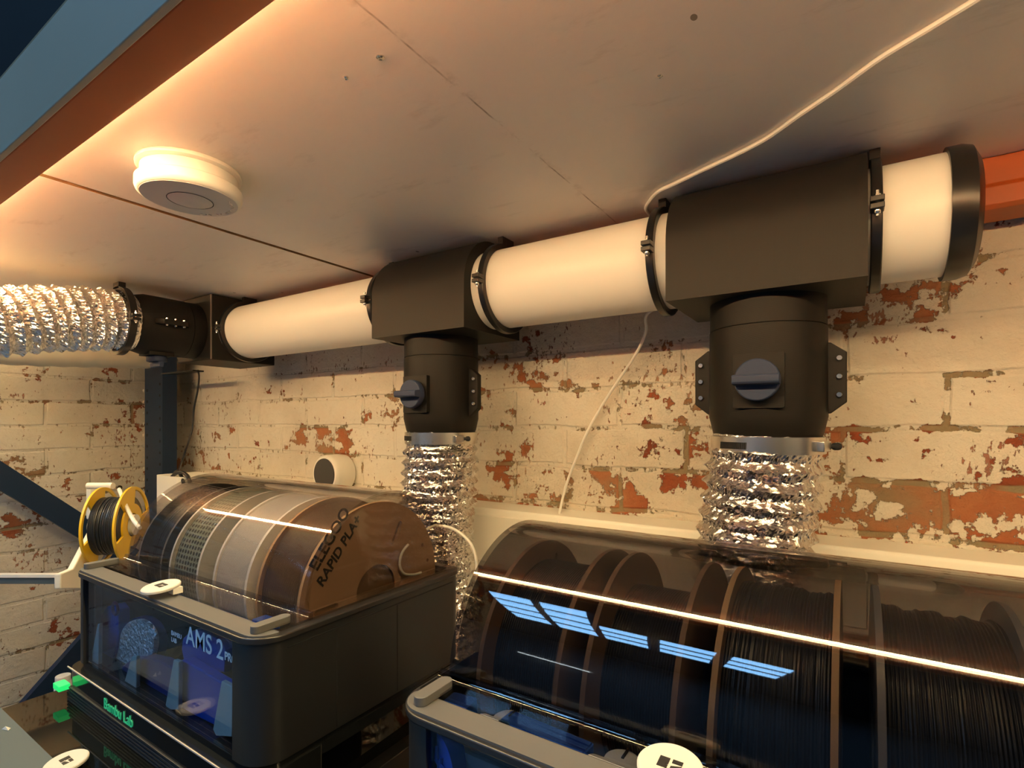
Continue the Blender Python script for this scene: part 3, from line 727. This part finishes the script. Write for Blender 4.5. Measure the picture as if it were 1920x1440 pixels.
# ------------------------------------------------------------------ filament boxes
def handle_disc(parent, c, tilt=.10, mlogo=M_INK):
    """round white tab with a small dark emblem"""
    cx, cy, cz = c
    def mp(x, y, z): return (cx+x, cy+y, cz+z+y*tilt)
    b = MB(); b.lathe([(.0155, -.0012), (.0168, -.0006), (.0168, .0012), (.0160, .0020), (0, .0020)], mp, 48)
    d = build('handle_disc', b, pbr('tab_white_%d' % len(bpy.data.materials), (.62, .58, .52), .5), parent, label='white round tab with a dark emblem')
    b = MB()
    for sx in (-1, 1):
        x0, x1 = (-.0048, -.0006) if sx < 0 else (.0006, .0048)
        k = .0012*sx
        for (ya, yb_, sk0, sk1) in ((-.0048, -.0006, 0, k), (.0002, .0048, k, 0)):
            q = [(x0, ya-(sk0 if ya < -.001 else -sk0)), (x1, ya+(sk0 if ya > -.001 else 0)), (x1, yb_+(sk1)), (x0, yb_-(sk1))]
            b.add([mp(x*1.25, y*.8, .0021) for x, y in q]+[mp(x*1.25, y*.8, .0024) for x, y in q], [(0, 1, 2, 3), (4, 7, 6, 5), (0, 4, 5, 1), (1, 5, 6, 2), (2, 6, 7, 3), (3, 7, 4, 0)])
    build('emblem', b, mlogo, d, smooth=0)
    return d
def filament_box(x0, x1, yf, yb, zr, zb, cy, R, mdome, label, base_bottom, xe=.013):
    t = thing('filament_box', label, 'filament box', ((x0+x1)/2, (yf+yb)/2, base_bottom), 'filament boxes')
    rc = .026; wl = .007
    # body: a tray wall open at the front, with rounded front columns
    out = [(x1-.036, yf)]+rrect(x0, x1, yf, yb, (rc, .018, .018, rc), 7)[0:8]
    full = rrect(x0, x1, yf, yb, (rc, .018, .018, rc), 7)
    loop = [(x1-.036, yf)]+full[0:32]+[(x0+.030, yf)]
    loop += [(x0+.030, yf+.012), (x0+rc, yf+.010), (x0+wl, yf+rc), (x0+wl, yb-.02), (x0+.02, yb-wl), (x1-.02, yb-wl), (x1-wl, yb-.02), (x1-wl, yf+rc), (x1-rc, yf+.010), (x1-.036, yf+.012)]
    b = MB(); b.plate([loop], zr-.0055-zb, lambda x, y, z: (x, y, zb+z)); body = build('body', b, M_BODY, t, smooth=35)
    b = MB(); b.plate([rrect(x0+.002, x1-.002, yf+.002, yb-.002, (rc, .016, .016, rc), 7)], .006, lambda x, y, z: (x, y, zb-.0055+z)); build('tray_floor', b, M_BASE, t)
    # side panel grooves
    for yy in (yf+.075, yf+.150):
        b = MB(); b.box(x1-.001, x1+.0002, yy-.0006, yy+.0006, zb+.002, zr-.014)
        build('panel_groove', b, M_HOLE, body, smooth=0)
    b = MB(); b.box(x1-.001, x1+.0004, yf+rc, yb-.018, zr-.0132, zr-.0122); build('lid_groove', b, M_HOLE, body, smooth=0)
    # rim with the opening
    o2 = rrect(x0-.0025, x1+.0025, yf-.002, yb+.001, (rc+.002, .018, .018, rc+.002), 8)
    hole = rrect(x0+.012, x1-.012, yf+.024, yb-.012, .006, 4)
    b = MB(); b.plate([o2, hole], .0055, lambda x, y, z: (x, y, zr-.0055+z)); build('rim', b, M_RIM, t, bevel=.0012)
    o3 = rrect(x0+.002, x1-.002, yf+.001, yf+.0205, (rc-.008, .002, .002, rc-.008), 6)
    b = MB(); b.plate([o3], .0016, lambda x, y, z: (x, y, zr+z)); build('front_bar', b, M_BAR, t, bevel=.0005, label='pale grey bar along the front of the rim')
    # clear front
    b = MB(); b.box(x0+.0305, x1-.0365, yf+.0025, yf+.0050, zb+.002, zr-.0060); fp = build('front_window', b, M_PANEL, t, smooth=0, label='clear smoked front panel')
    # domed lid, outer and inner skin
    b = MB()
    xa, xb = x0+xe, x1-xe
    N = 56
    for (rr, inset, flip) in ((R, 0, 0), (R-.0028, .0028, 1)):
        rows = []
        for (ins, dr) in ((.0065, .0095), (.0030, .0045), (.0010, .0015), (0, 0)):
            rows.append((xa+inset+ins, rr-dr))
        rows = rows+[(xa+xb-x, r) for x, r in reversed(rows)]
        vs = []
        for x, r in rows:
            for k in range(N+1):
                a = PI-PI*k/N; vs.append((x, cy+r*math.cos(a), zr+.002+r*math.sin(a)))
        n = len(rows)
        fs = [(i*(N+1)+k, i*(N+1)+k+1, (i+1)*(N+1)+k+1, (i+1)*(N+1)+k) for i in range(n-1) for k in range(N)]
        fs += [tuple(range(N+1)), tuple((n-1)*(N+1)+k for k in range(N+1))]
        b.add(vs, fs)
    # curved root of the lid and its flat skirt
    yk = cy-R
    sec = [(yf+.0225, zr+.0010), (yf+.0225, zr+.0035), (yk-.0050, zr+.0035), (yk-.0022, zr+.0042), (yk-.0004, zr+.0062), (yk+.0002, zr+.0080), (yk+.0028, zr+.0080), (yk+.0028, zr+.0010)]
    extrude_x(b, sec, x0+.004, x1-.004)
    for (u0, u1) in ((x0+.004, xa+.002), (xb-.002, x1-.004)): b.box(u0, u1, yk, yb-.004, zr+.0010, zr+.0035)
    build('domed_lid', b, mdome, t, smooth=35, label='smoked clear half-round lid')
    # latches at both front corners
    for xc in (x0+.017, x1-.017):
        b = MB(); lp = [(xc+.0052*math.cos(a), yf+.010+.0052*math.sin(a)) for a in [PI+PI*k/8 for k in range(9)]]+[(xc+.0052*math.cos(a), yf+.034+.0052*math.sin(a)) for a in [PI*k/8 for k in range(9)]]
        b.plate([lp], .0060, lambda x, y, z: (x, y, zr+.0017+z)); la = build('latch', b, M_BAR, t, bevel=.0012)
    return t

# ---- left box (on the left printer)
LX0, LX1, LYF, LYB, LZR, LZB, LCY, LR = -.766, -.389, .234, .490, -.172, -.2755, .384, .0995
LB = -.320
box1 = filament_box(LX0, LX1, LYF, LYB, LZR, LZB, LCY, LR, M_DOME_L, 'dark filament box with a clear brown lid holding cardboard, white and mesh spools', LB)
b = MB(); b.plate([rrect(LX0-.001, LX1+.001, LYF-.006, LYF+.060, (.02, .003, .003, .02), 6)], LZB-.0055-LB, lambda x, y, z: (x, y, LB+z)); base = build('base', b, M_BASE, box1, bevel=.0015)
b = MB(); b.plate([rrect(LX0+.001, LX1-.001, LYF+.060, LYB-.004, .006, 4)], .0105, lambda x, y, z: (x, y, LZB-.016+z)); b.box(LX0+.03, LX0+.07, LYB-.06, LYB-.03, LB, LZB-.016); b.box(LX1-.07, LX1-.05, LYB-.06, LYB-.03, LB, LZB-.016); build('rear_base', b, M_BASE, box1)
b = MB(); b.box(LX0+.004, LX1-.030, LYF-.0068, LYF-.0058, LZB-.0075, LZB-.0062); build('trim_line', b, pbr('pale_trim', (.62, .52, .44), .35), base)
b = MB()
for k in range(5):
    z = LZB-.0285-k*.0036; b.box(LX0+.006, LX1-.022, LYF-.0078, LYF-.0055, z-.0011, z+.0011)
build('ridges', b, pbr('ridge_black', (.022, .024, .026), .35), base, bevel=.0004)
text('lettering', 'Bambu Lab', .0155, (LX0+.105, LYF-.0064, LZB-.0245), (1, 0, 0), (0, -1, 0), M_TEXTG, base, bold=0, label='green lettering')
b = MB(); b.box(LX0-.006, LX0+.012, LYF-.017, LYF-.0062, LB+.014, LB+.0205); build('indicator', b, M_LEDG, base, bevel=.0008, label='small bright green indicator block')
b = MB(); b.box(LX1-.050, LX1-.030, LYF-.0070, LYF-.0055, LB+.012, LB+.026); ind = build('status_window', b, M_BODY, base)
b = MB(); b.box(LX1-.043, LX1-.036, LYF-.0078, LYF-.0068, LB+.012, LB+.018); build('indicator', b, M_LEDG, base, label='small bright green indicator block')
fp = [o for o in box1.children if o.name.startswith('front_window')][0]
def front_at(u, v, y=LYF+.0022): return onY(u, v, y)
pT = front_at(349, 1206)
text('lettering', 'AMS 2', .0235, pT, (1, 0, 0), (0, -1, 0), M_TEXTW, fp, bold=.0002, extrude=.0002, label='white model lettering')
pT2 = front_at(421, 1236); text('lettering', 'PRO', .0095, pT2, (1, 0, 0), (0, -1, 0), M_TEXTW, fp, bold=.0002, extrude=.0002)
pT3 = front_at(321, 1190); text('lettering', 'BAMBU\nLAB', .0060, pT3, (1, 0, 0), (0, -1, 0), M_TEXTW, fp, extrude=.0002)
q = onZ(302, 1101, LZR+.0095); handle_disc(box1, q)
b = MB(); b.box(q.x+.006, q.x+.0155, q.y+.004, q.y+.013, LZR+.0036, q.z); build('tab_stem', b, M_WHITE, box1)
# inside the clear front: print-outs and dividers
def front_shape(name, pix, y, dep, mat, parent=None, label=None, cat=None, group=None, bevel=.0015):
    pp = [onY(u, v, y) for u, v in pix]
    lp = [(p.x, p.z) for p in pp]
    b = MB(); b.plate([lp], dep, lambda a, c_, d: (a, y+d, c_))
    cx = sum(a for a, _ in lp)/len(lp); cz = min(c_ for _, c_ in lp)
    o = build(name, b, mat, parent, loc=(cx, y, cz), bevel=bevel, smooth=30)
    if cat: tag(o, label, cat, group)
    return o
def ell(cx, cy, a, b_, n=28, a0=0, a1=2*PI): return [(cx+a*math.cos(a0+(a1-a0)*k/n), cy+b_*math.sin(a0+(a1-a0)*k/n)) for k in range(n)]
GP = 'blue containers inside the clearer filament box'
front_shape('blue_container', [(160, 1150), (167, 1128), (180, 1120), (192, 1124), (196, 1140), (192, 1200), (184, 1240), (170, 1232), (160, 1200)], .268, .016, M_POD_D, label='dark blue curved container at the far end of the clear front', cat='container', group=GP)
front_shape('blue_container', [(186, 1180), (190, 1150), (200, 1137), (213, 1134), (221, 1145), (222, 1185), (216, 1225), (205, 1258), (192, 1252), (181, 1243), (183, 1210)], .258, .012, M_POD, label='tall royal blue leaf shaped container beside the silver foil disc', cat='container', group=GP)
b_ = ell(258, 1208, 39, 50); front_shape('blue_container', b_, .272, .010, M_POD_D, label='round blue container behind the silver foil disc', cat='container', group=GP)
fo = [(202, 1262), (220, 1215)]+ell(256, 1206, 33, 44, 24, PI*1.02, PI*2.45)
M_FOIL3 = pbr('silver_foil_pack', (.85, .86, .90), .32, .55, bump=(170, 1.0, .012), var=(120, .5))
front_shape('foil_disc', fo, .2605, .005, M_FOIL3, label='crinkled silver foil disc with a pointed tail behind the clear front', cat='foil disc', bevel=.0006)
front_shape('blue_container', [(228, 1250), (245, 1236), (270, 1233), (300, 1240), (318, 1250), (338, 1268), (338, 1318), (300, 1308), (262, 1290), (228, 1276)], .252, .012, M_POD_D, label='low dark blue container in the middle of the clear front', cat='container', group=GP)
front_shape('blue_container', [(340, 1218), (343, 1196), (356, 1184), (375, 1180), (398, 1190), (414, 1206), (422, 1222), (420, 1262), (392, 1258), (344, 1238)], .262, .016, M_POD, label='round topped blue container behind the white model lettering', cat='container', group=GP)
front_shape('blue_container', [(333, 1240), (345, 1238), (432, 1290), (436, 1372), (420, 1370), (360, 1340), (333, 1328)], .250, .010, M_POD, label='large blue container low at the near end of the clear front', cat='container', group=GP)
b = MB(); pc2 = onY(217, 1141, .255)
for k in range(20):
    pass
rg = [(pc2.x+.0068*math.cos(2*PI*k/20), .2545, pc2.z+.0068*math.sin(2*PI*k/20)) for k in range(21)]
b.tube(rg, .0016, 8, cap=False); tag(build('purple_ring', b, M_PURP, loc=pc2), 'small purple ring hanging in the clear front', 'ring')
for pix in ([(183, 1170), (185, 1170), (184, 1246), (169, 1244), (170, 1236)], [(246, 1232), (255, 1230), (255, 1292), (236, 1288), (233, 1278)], [(325, 1237), (335, 1241), (334, 1331), (316, 1331), (310, 1322)], [(415, 1277), (436, 1288), (434, 1382), (405, 1380), (399, 1368)]):
    front_shape('divider', pix, .2425, .004, M_TEAL, box1, bevel=.0008)

# ---- left spools
SL = (LCY, LZR-.004); SR = .0915
GL = 'spools under the clearer lid'
spool('filament_spool', (-.716, *SL), SR, .062, 'black spool at the far end of the clearer lid', M_BLKPL, M_GRYPL, M_BLKFIL, .083, group=GL, lumpy=5)
spool('filament_spool', (-.634, *SL), SR, .066, 'pale clear spool with green perforated filament, second from the far end of the clearer lid', M_CLRPL, M_WHTPL, M_GRN, .087, group=GL)
spool('filament_spool', (-.5385, *SL), SR, .064, 'white spool beside the cardboard spool under the clearer lid', M_WHTPL, M_WHTPL, M_WHTFIL, .0895, group=GL)
XE = -.4195
els = spool('filament_spool', (XE-.0345, *SL), SR+.001, .069, 'brown cardboard spool with black lettering at the near end of the clearer lid', M_CARD, M_CARD_E, M_BRNFIL, .088, hub=.0265, group=GL,
            holes=[slot(.052, .073, .0032, math.radians(62)), slot(.052, .073, .0032, math.radians(182)), slot(.052, .073, .0032, math.radians(302)), circ(.0022, 10, .078*math.cos(.45), .078*math.sin(.45)), circ(.0022, 10, .080*math.cos(.18), .080*math.sin(.18))], mfl2=M_BLKPL)
fl = [o for o in els.children if o.name.startswith('flange')][1]
def face(u, v): return onX(u, v, XE+.0003)
p1, p2 = face(594, 1072), face(643, 983)
e1 = (p2-p1).normalized()
text('lettering', 'ELEGOO', .0165, p1, e1, (1, 0, 0), M_INK, fl, bold=.0004, extrude=.0002, label='black lettering')
p1, p2 = face(604, 1102), face(668, 990)
text('lettering', 'RAPID PLA+', .0140, p1, (p2-p1).normalized(), (1, 0, 0), M_INK, fl, bold=.0003, extrude=.0002, shear=.15, label='black lettering')
# white tube curl inside the lid end
b = MB(); tp = [face(760, 1020), face(748, 1036), face(744, 1058), face(752, 1074), face(770, 1076), face(784, 1072)]
tp = [p+Vector((.0045, 0, 0)) for p in tp]; b.tube(spline(tp, 8), .0014, 8); build('feed_tube', b, M_CLRPL, box1)
# clear tube loop behind the box
b = MB(); tp = [onY(u, v, .60) for u, v in ((805, 990), (822, 986), (845, 990), (866, 1002), (884, 1022), (893, 1050), (893, 1090))]; tp = [Vector((tp[0].x-.03, .52, tp[0].z-.03))]+tp
b.tube(spline(tp, 8), .0021, 8); tag(build('feed_tube', b, M_PALE, loc=tp[1]), 'clear feed tube arching in front of the foil hose between the boxes', 'tube')

# ---- right box
RX0, RX1, RYF, RYB, RZR, RZB, RCY, RR = -.2592, .116, .2514, .505, -.190, -.294, .3955, .1005
RBB = -.340
box2 = filament_box(RX0, RX1, RYF, RYB, RZR, RZB, RCY, RR, M_DOME_R, 'filament box with a dark smoked lid holding cardboard spools of black filament', RBB)
b = MB(); b.plate([rrect(RX0-.001, RX1+.001, RYF-.004, RYB-.004, (.02, .006, .006, .02), 6)], RZB-.0055-RBB, lambda x, y, z: (x, y, RBB+z)); build('base', b, M_BASE, box2, bevel=.0015)
q = onZ(1256, 1440, RZR+.0095); handle_disc(box2, q)
b = MB(); b.box(q.x-.005, q.x+.005, q.y+.004, q.y+.013, RZR+.0036, q.z); build('tab_stem', b, M_WHITE, box2)
GR = 'spools under the darker lid'
SRC = (RCY, RZR-.004); SR2 = .0905
card = dict(group=GR)
spool('filament_spool', (-.1965, *SRC), SR2, .066, 'brown cardboard spool at the end of the darker lid nearest the left box'.replace('nearest the left box', 'next to the foil hose gap'), M_CARD_D, M_CARD, M_BLKFIL, .074, slots=(), holes=[slot(.062, .078, .0022, math.radians(70))], **card)
spool('filament_spool', (-.1165, *SRC), SR2, .061, 'brown cardboard spool crossed by the blue window reflections, second under the darker lid', M_CARD_D, M_CARD, M_BLKFIL, .066, **card)
spool('filament_spool', (-.0370, *SRC), SR2, .063, 'spool with light brown card edges and blue black filament, third under the darker lid', M_CARD_D, M_CARD_E, M_BLKFIL, .082, lumpy=9, **card)
spool('filament_spool', (.0430, *SRC), SR2, .064, 'grey plastic spool with black filament at the right edge of the photo', M_GRYPL, M_GRYPL, M_BLKFIL, .080, lumpy=4, **card)
# things lying under the lid skirt
def lowbox(name, u, v, lx, ly, hgt, ang, mat, z, label, cat, group=None):
    p = onZ(u, v, z); b = MB(); ca, sa = math.cos(ang), math.sin(ang)
    b.plate([rrect(-lx/2, lx/2, -ly/2, ly/2, .002, 3)], hgt, lambda x, y, h: (p.x+x*ca-y*sa, p.y+x*sa+y*ca, z-hgt+h))
    return p, b, ca, sa
ZI = RZR-.004
t = None
p, b, ca, sa = lowbox('blue_clip', 862, 1313, .020, .016, .018, .1, M_POD, ZI, '', '')
o = build('blue_clip', b, M_POD, loc=p, bevel=.001); tag(o, 'small royal blue block under the lid skirt beside the corner latch', 'blue block', 'blue blocks under the darker lid')
p, b, ca, sa = lowbox('blue_rack', 1020, 1373, .062, .017, .014, -.06, M_POD, ZI, '', '')
t = thing('blue_rack', 'ridged royal blue print lying between the two pale feed knobs', 'blue block', p, 'blue blocks under the darker lid')
build('rack_body', b, M_POD, t, bevel=.001)
b = MB()
for k in range(3):
    yy = -.005+k*.005
    b.add([(p.x+x*ca-y*sa, p.y+x*sa+y*ca, ZI+z) for x in (-.012, .030) for y in (yy-.0017, yy+.0017) for z in (-.001, .0012)], [(0, 1, 3, 2), (4, 6, 7, 5), (0, 4, 5, 1), (2, 3, 7, 6), (0, 2, 6, 4), (1, 5, 7, 3)])
build('rib', b, M_POD, t, smooth=0)
for (u, v) in ((944, 1346), (1157, 1424)):
    p = onZ(u, v, ZI); b = MB()
    b.plate([rrect(-.012, .012, -.004, .004, .0038, 5)], .012, lambda x, y, h: (p.x+x-.004, p.y+y-.006, ZI-.012+h))
    b.lathe([(.0105, 0), (.0105, .0045), (.009, .0055), (0, .0055)], lambda x, y, z: (p.x+x+.002, p.y+y+.003, ZI-.006+z), 32)
    k = build('feed_knob', b, pbr('knob_pale_%d' % u, (.60, .63, .66), .4), box2, bevel=.0006, label='pale grey feed knob')
    b = MB(); b.box(p.x+.0012, p.x+.0028, p.y+.003, p.y+.0125, ZI-.0008, ZI+.0002); build('knob_notch', b, M_HOLE, k)
b = MB()
for k in range(4):
    y0 = RYF+.0275+k*.0062
    b.box(RX0+.045, RX1-.02, y0, y0+.0045, RZR-.030, RZR-.022)
b.box(RX0+.02, RX1-.02, RYF+.024, RYF+.052, RZR-.040, RZR-.030); build('feeder_deck', b, pbr('slate_feeder', (.10, .13, .16), .4), box2, smooth=0)
b = MB()
for k in range(4):
    y0 = LYF+.0275+k*.0062; b.box(LX0+.03, LX1-.02, y0, y0+.0045, LZR-.026, LZR-.018)
build('feeder_deck', b, pbr('slate_feeder_light', (.16, .15, .24), .4), box1, smooth=0)
t = thing('blue_block', 'small royal blue block under the skirt of the clearer lid by its latch', 'blue block', (-.44, .262, LZR-.012))
pb_ = onZ(494, 1163, LZR-.004); b = MB(); b.box(pb_.x-.012, pb_.x+.010, pb_.y-.004, pb_.y+.010, LZR-.016, LZR-.004); build('block_body', b, M_POD, t, bevel=.001)
b = MB(); b.plate([rrect(0, .024, 0, .028, .006, 4)], .010, lambda x, y, z: (onY(795, 1420, .265).x+x, .262+z, -.292+y)); 
pz = onY(815, 1440, .262); b = MB(); b.lathe([(.030, 0), (.030, .014)], lambda x, y, z: (pz.x+x*.55, .262+z, pz.z-.006+y), 36)
for k in range(7):
    a = PI*(.1+.13*k); b.tube([(pz.x+.014*math.cos(a)-.004, .2615, pz.z-.006+.024*math.sin(a)), (pz.x+.006*math.cos(a), .2605, pz.z-.016+.026*math.sin(a)), (pz.x+.014*math.cos(a)+.004, .2615, pz.z-.02+.024*math.sin(a))], .0014, 6)
tag(build('blue_print', b, pbr('bright_blue_print', (.012, .075, .50), .4), loc=pz), 'bright blue ridged print behind the front window of the darker box', 'container')

# ------------------------------------------------------------------ printers and bench
def printer(x0, x1, y0, y1, zt, zglass, label, grey):
    t = thing('printer', label, '3D printer', ((x0+x1)/2, (y0+y1)/2, -.78), '3D printers under the filament boxes')
    b = MB(); b.plate([rrect(x0, x1, y0, y1, .012, 4)], zt+.775, lambda x, y, z: (x, y, -.775+z)); build('body', b, M_BODY, t, bevel=.003)
    b = MB(); b.plate([rrect(x0+.002, x1-.016, y0+.068, y1-.004, .003, 3)], zglass-zt, lambda x, y, z: (x, y, zt+z)); g = build('glass_lid', b, M_GLASSTOP, t, bevel=.0015)
    b = MB(); b.plate([rrect(x0, x1, y0-.012, y0+.0675, (.012, .002, .002, .012), 4)], .006+zglass-zt, lambda x, y, z: (x, y, zt+z-.002)); build('front_cover', b, grey, t, bevel=.002, label='grey front cover')
    b = MB()
    for (fx, fy) in ((x0+.03, y0+.03), (x1-.05, y0+.03), (x0+.03, y1-.05), (x1-.05, y1-.05)): b.box(fx, fx+.02, fy, fy+.02, -.78, -.775)
    build('foot_pad', b, M_CAP, t)
    return t
pr1 = printer(-.80, -.413, .110, .500, -.360, LB, 'black printer with a glossy glass top under the clearer filament box', M_GREY)
printer(-.285, .105, .130, .520, -.385, RBB, 'dark printer under the filament box with the darker lid', M_BODY)
q = onZ(124, 1430, LB+.006); handle_disc(pr1, q, .06)
b = MB(); b.box(q.x-.006, q.x+.006, q.y+.002, q.y+.010, LB, LB+.006); build('tab_stem', b, M_BASE, pr1)
b = MB(); pq = onZ(10, 1367, LB+.005)
b.add([(pq.x-.004, pq.y-.002, LB+.0045), (pq.x+.005, pq.y+.001, LB+.0045), (pq.x+.001, pq.y+.004, LB+.0045), (pq.x, pq.y, LB+.008)], [(0, 1, 2), (0, 3, 1), (1, 3, 2), (2, 3, 0)])
tag(build('paper_scrap', b, M_WHITE, loc=pq, smooth=0), 'tiny white scrap lying on the grey printer cover', 'scrap')
t = thing('workbench', 'low brown bench carrying the printers', 'bench', (-.4, .4, FLOOR))
b = MB(); b.box(-1.70, 1.5, .02, .825, -.82, -.78); build('bench_top', b, M_BENCH, t, bevel=.002)
for lx in (-1.68, 1.42):
    for ly in (.04, .75):
        b = MB(); b.box(lx, lx+.06, ly, ly+.06, FLOOR, -.82); build('leg', b, M_BENCH, t)

# ------------------------------------------------------------------ yellow spool and its white holder
pc = ray(219, 985)*(1.245/ray(219, 985).xy.length)
AX = Vector((.687, .727, 0))
yh = [sector(.040, .0665, math.radians(a), math.radians(a+66)) for a in (15, 135, 255)]
ys = spool('filament_spool', tuple(pc), .0725, .054, 'yellow open-sided spool of black filament on the white holder', M_YEL, M_YEL, M_BLKFIL, .0545, hub=.022, axis='X', tf=.0035, holes=yh, group='loose spools', lumpy=3)
ys.rotation_euler.z = math.atan2(AX.y, AX.x)
t = thing('spool_holder', 'white plastic spool holder arm carrying the yellow spool', 'spool holder', (pc.x, pc.y, -.42))
def hpt(u, v, d=-.036):
    k = ray(u, v); o = pc+AX*d; return k*(o.dot(AX)/k.dot(AX))
lp = [hpt(*q) for q in ((196, 955), (226, 968), (222, 1000), (196, 1040), (158, 1104), (114, 1104), (114, 1076), (138, 1066))]
n = len(lp); b = MB()
b.add(lp+[p-AX*.010 for p in lp], [tuple(range(n)), tuple(n+i for i in range(n))[::-1]]+[(i, (i+1) % n, n+(i+1) % n, n+i) for i in range(n)])
build('holder_arm', b, M_WHITE, t, bevel=.002)
R2 = Vector((-AX.y, AX.x, 0))
b = MB(); b.lathe([(.0195, -.040), (.0195, .032)], lambda x, y, z: tuple(pc+AX*z+R2*x+Vector((0, 0, y))), 32); build('axle', b, M_WHITE, t)
b = MB(); pa1, pa2 = ray(165, 911)*1.02, ray(212, 911)*1.02
b.tube([pa1, pa2], .0065, 12); build('guide_bar', b, M_WHITE, t)
b = MB(); pk = ray(176, 914)*1.06; b.box(pk.x-.010, pk.x+.010, pk.y-.010, pk.y+.010, pc.z+.0, pk.z); build('guide_post', b, M_WHITE, t, bevel=.002)
b = MB(); pg = ray(222, 914)*1.01; b.lathe([(.0045, 0), (.0045, .006), (.003, .006)], lambda x, y, z: (pg.x+z, pg.y+x, pg.z+y), 14); build('tube_fitting', b, M_CAP, t)
b = MB(); tp = [pg, ray(229, 932)*.99, ray(238, 952)*.97, ray(250, 975)*.95, ray(262, 990)*.92]; b.tube(spline(tp, 8), .0034, 8); build('feed_tube', b, M_WHITE, t)
# rail
rv = Vector((C_, S_, 0)); pr_ = ray(116, 1085)*1.18
t = thing('white_rail', 'white and grey rail running from the left edge to the spool holder'.replace('left edge', 'edge of the photo'), 'rail', pr_)
b = MB(); nrm = Vector((-S_, C_, 0))
def railp(l, d, z): return pr_+rv*l+nrm*d+Vector((0, 0, z))
b.add([railp(l, d, z) for l in (-.55, .012) for d in (0, .012) for z in (-.012, .003)], [(0, 1, 3, 2), (4, 6, 7, 5), (0, 4, 5, 1), (2, 3, 7, 6), (0, 2, 6, 4), (1, 5, 7, 3)]); build('rail_face', b, M_GREY, t)
b = MB(); b.add([railp(l, d, z) for l in (-.55, .012) for d in (-.003, .012) for z in (.003, .0095)], [(0, 1, 3, 2), (4, 6, 7, 5), (0, 4, 5, 1), (2, 3, 7, 6), (0, 2, 6, 4), (1, 5, 7, 3)]); build('rail_top', b, M_TRUNK, t)
# bottle behind the printer
pw = onX(118, 1266, -1.60)
t = thing('white_bottle', 'white bottle standing behind the black printer glass', 'bottle', (pw.x, pw.y, -.78))
b = MB(); b.lathe([(.016, -.779), (.017, -.776), (.017, pw.z-.02), (.0155, pw.z-.012)], lambda x, y, z: (pw.x+x, pw.y+y, z), 28); build('bottle_body', b, M_WHITE, t)
b = MB(); b.lathe([(.0150, pw.z-.012), (.0150, pw.z-.001), (.014, pw.z)], lambda x, y, z: (pw.x+x, pw.y+y, z), 28); build('bottle_cap', b, M_TRUNK, t)

# ------------------------------------------------------------------ world and colour
w = bpy.data.worlds.new('world'); sc.world = w; w.use_nodes = True
w.node_tree.nodes['Background'].inputs['Color'].default_value = (.35, .5, .8, 1)
w.node_tree.nodes['Background'].inputs['Strength'].default_value = .05
sc.view_settings.view_transform = 'Standard'; sc.view_settings.look = 'None'
sc.view_settings.exposure = 0; sc.view_settings.gamma = 1
try: sc.view_settings.use_curve_mapping = False
except Exception: pass
sc.cycles.max_bounces = 12; sc.cycles.transparent_max_bounces = 16; sc.cycles.diffuse_bounces = 5; sc.cycles.glossy_bounces = 5
sc.cycles.sample_clamp_indirect = 8
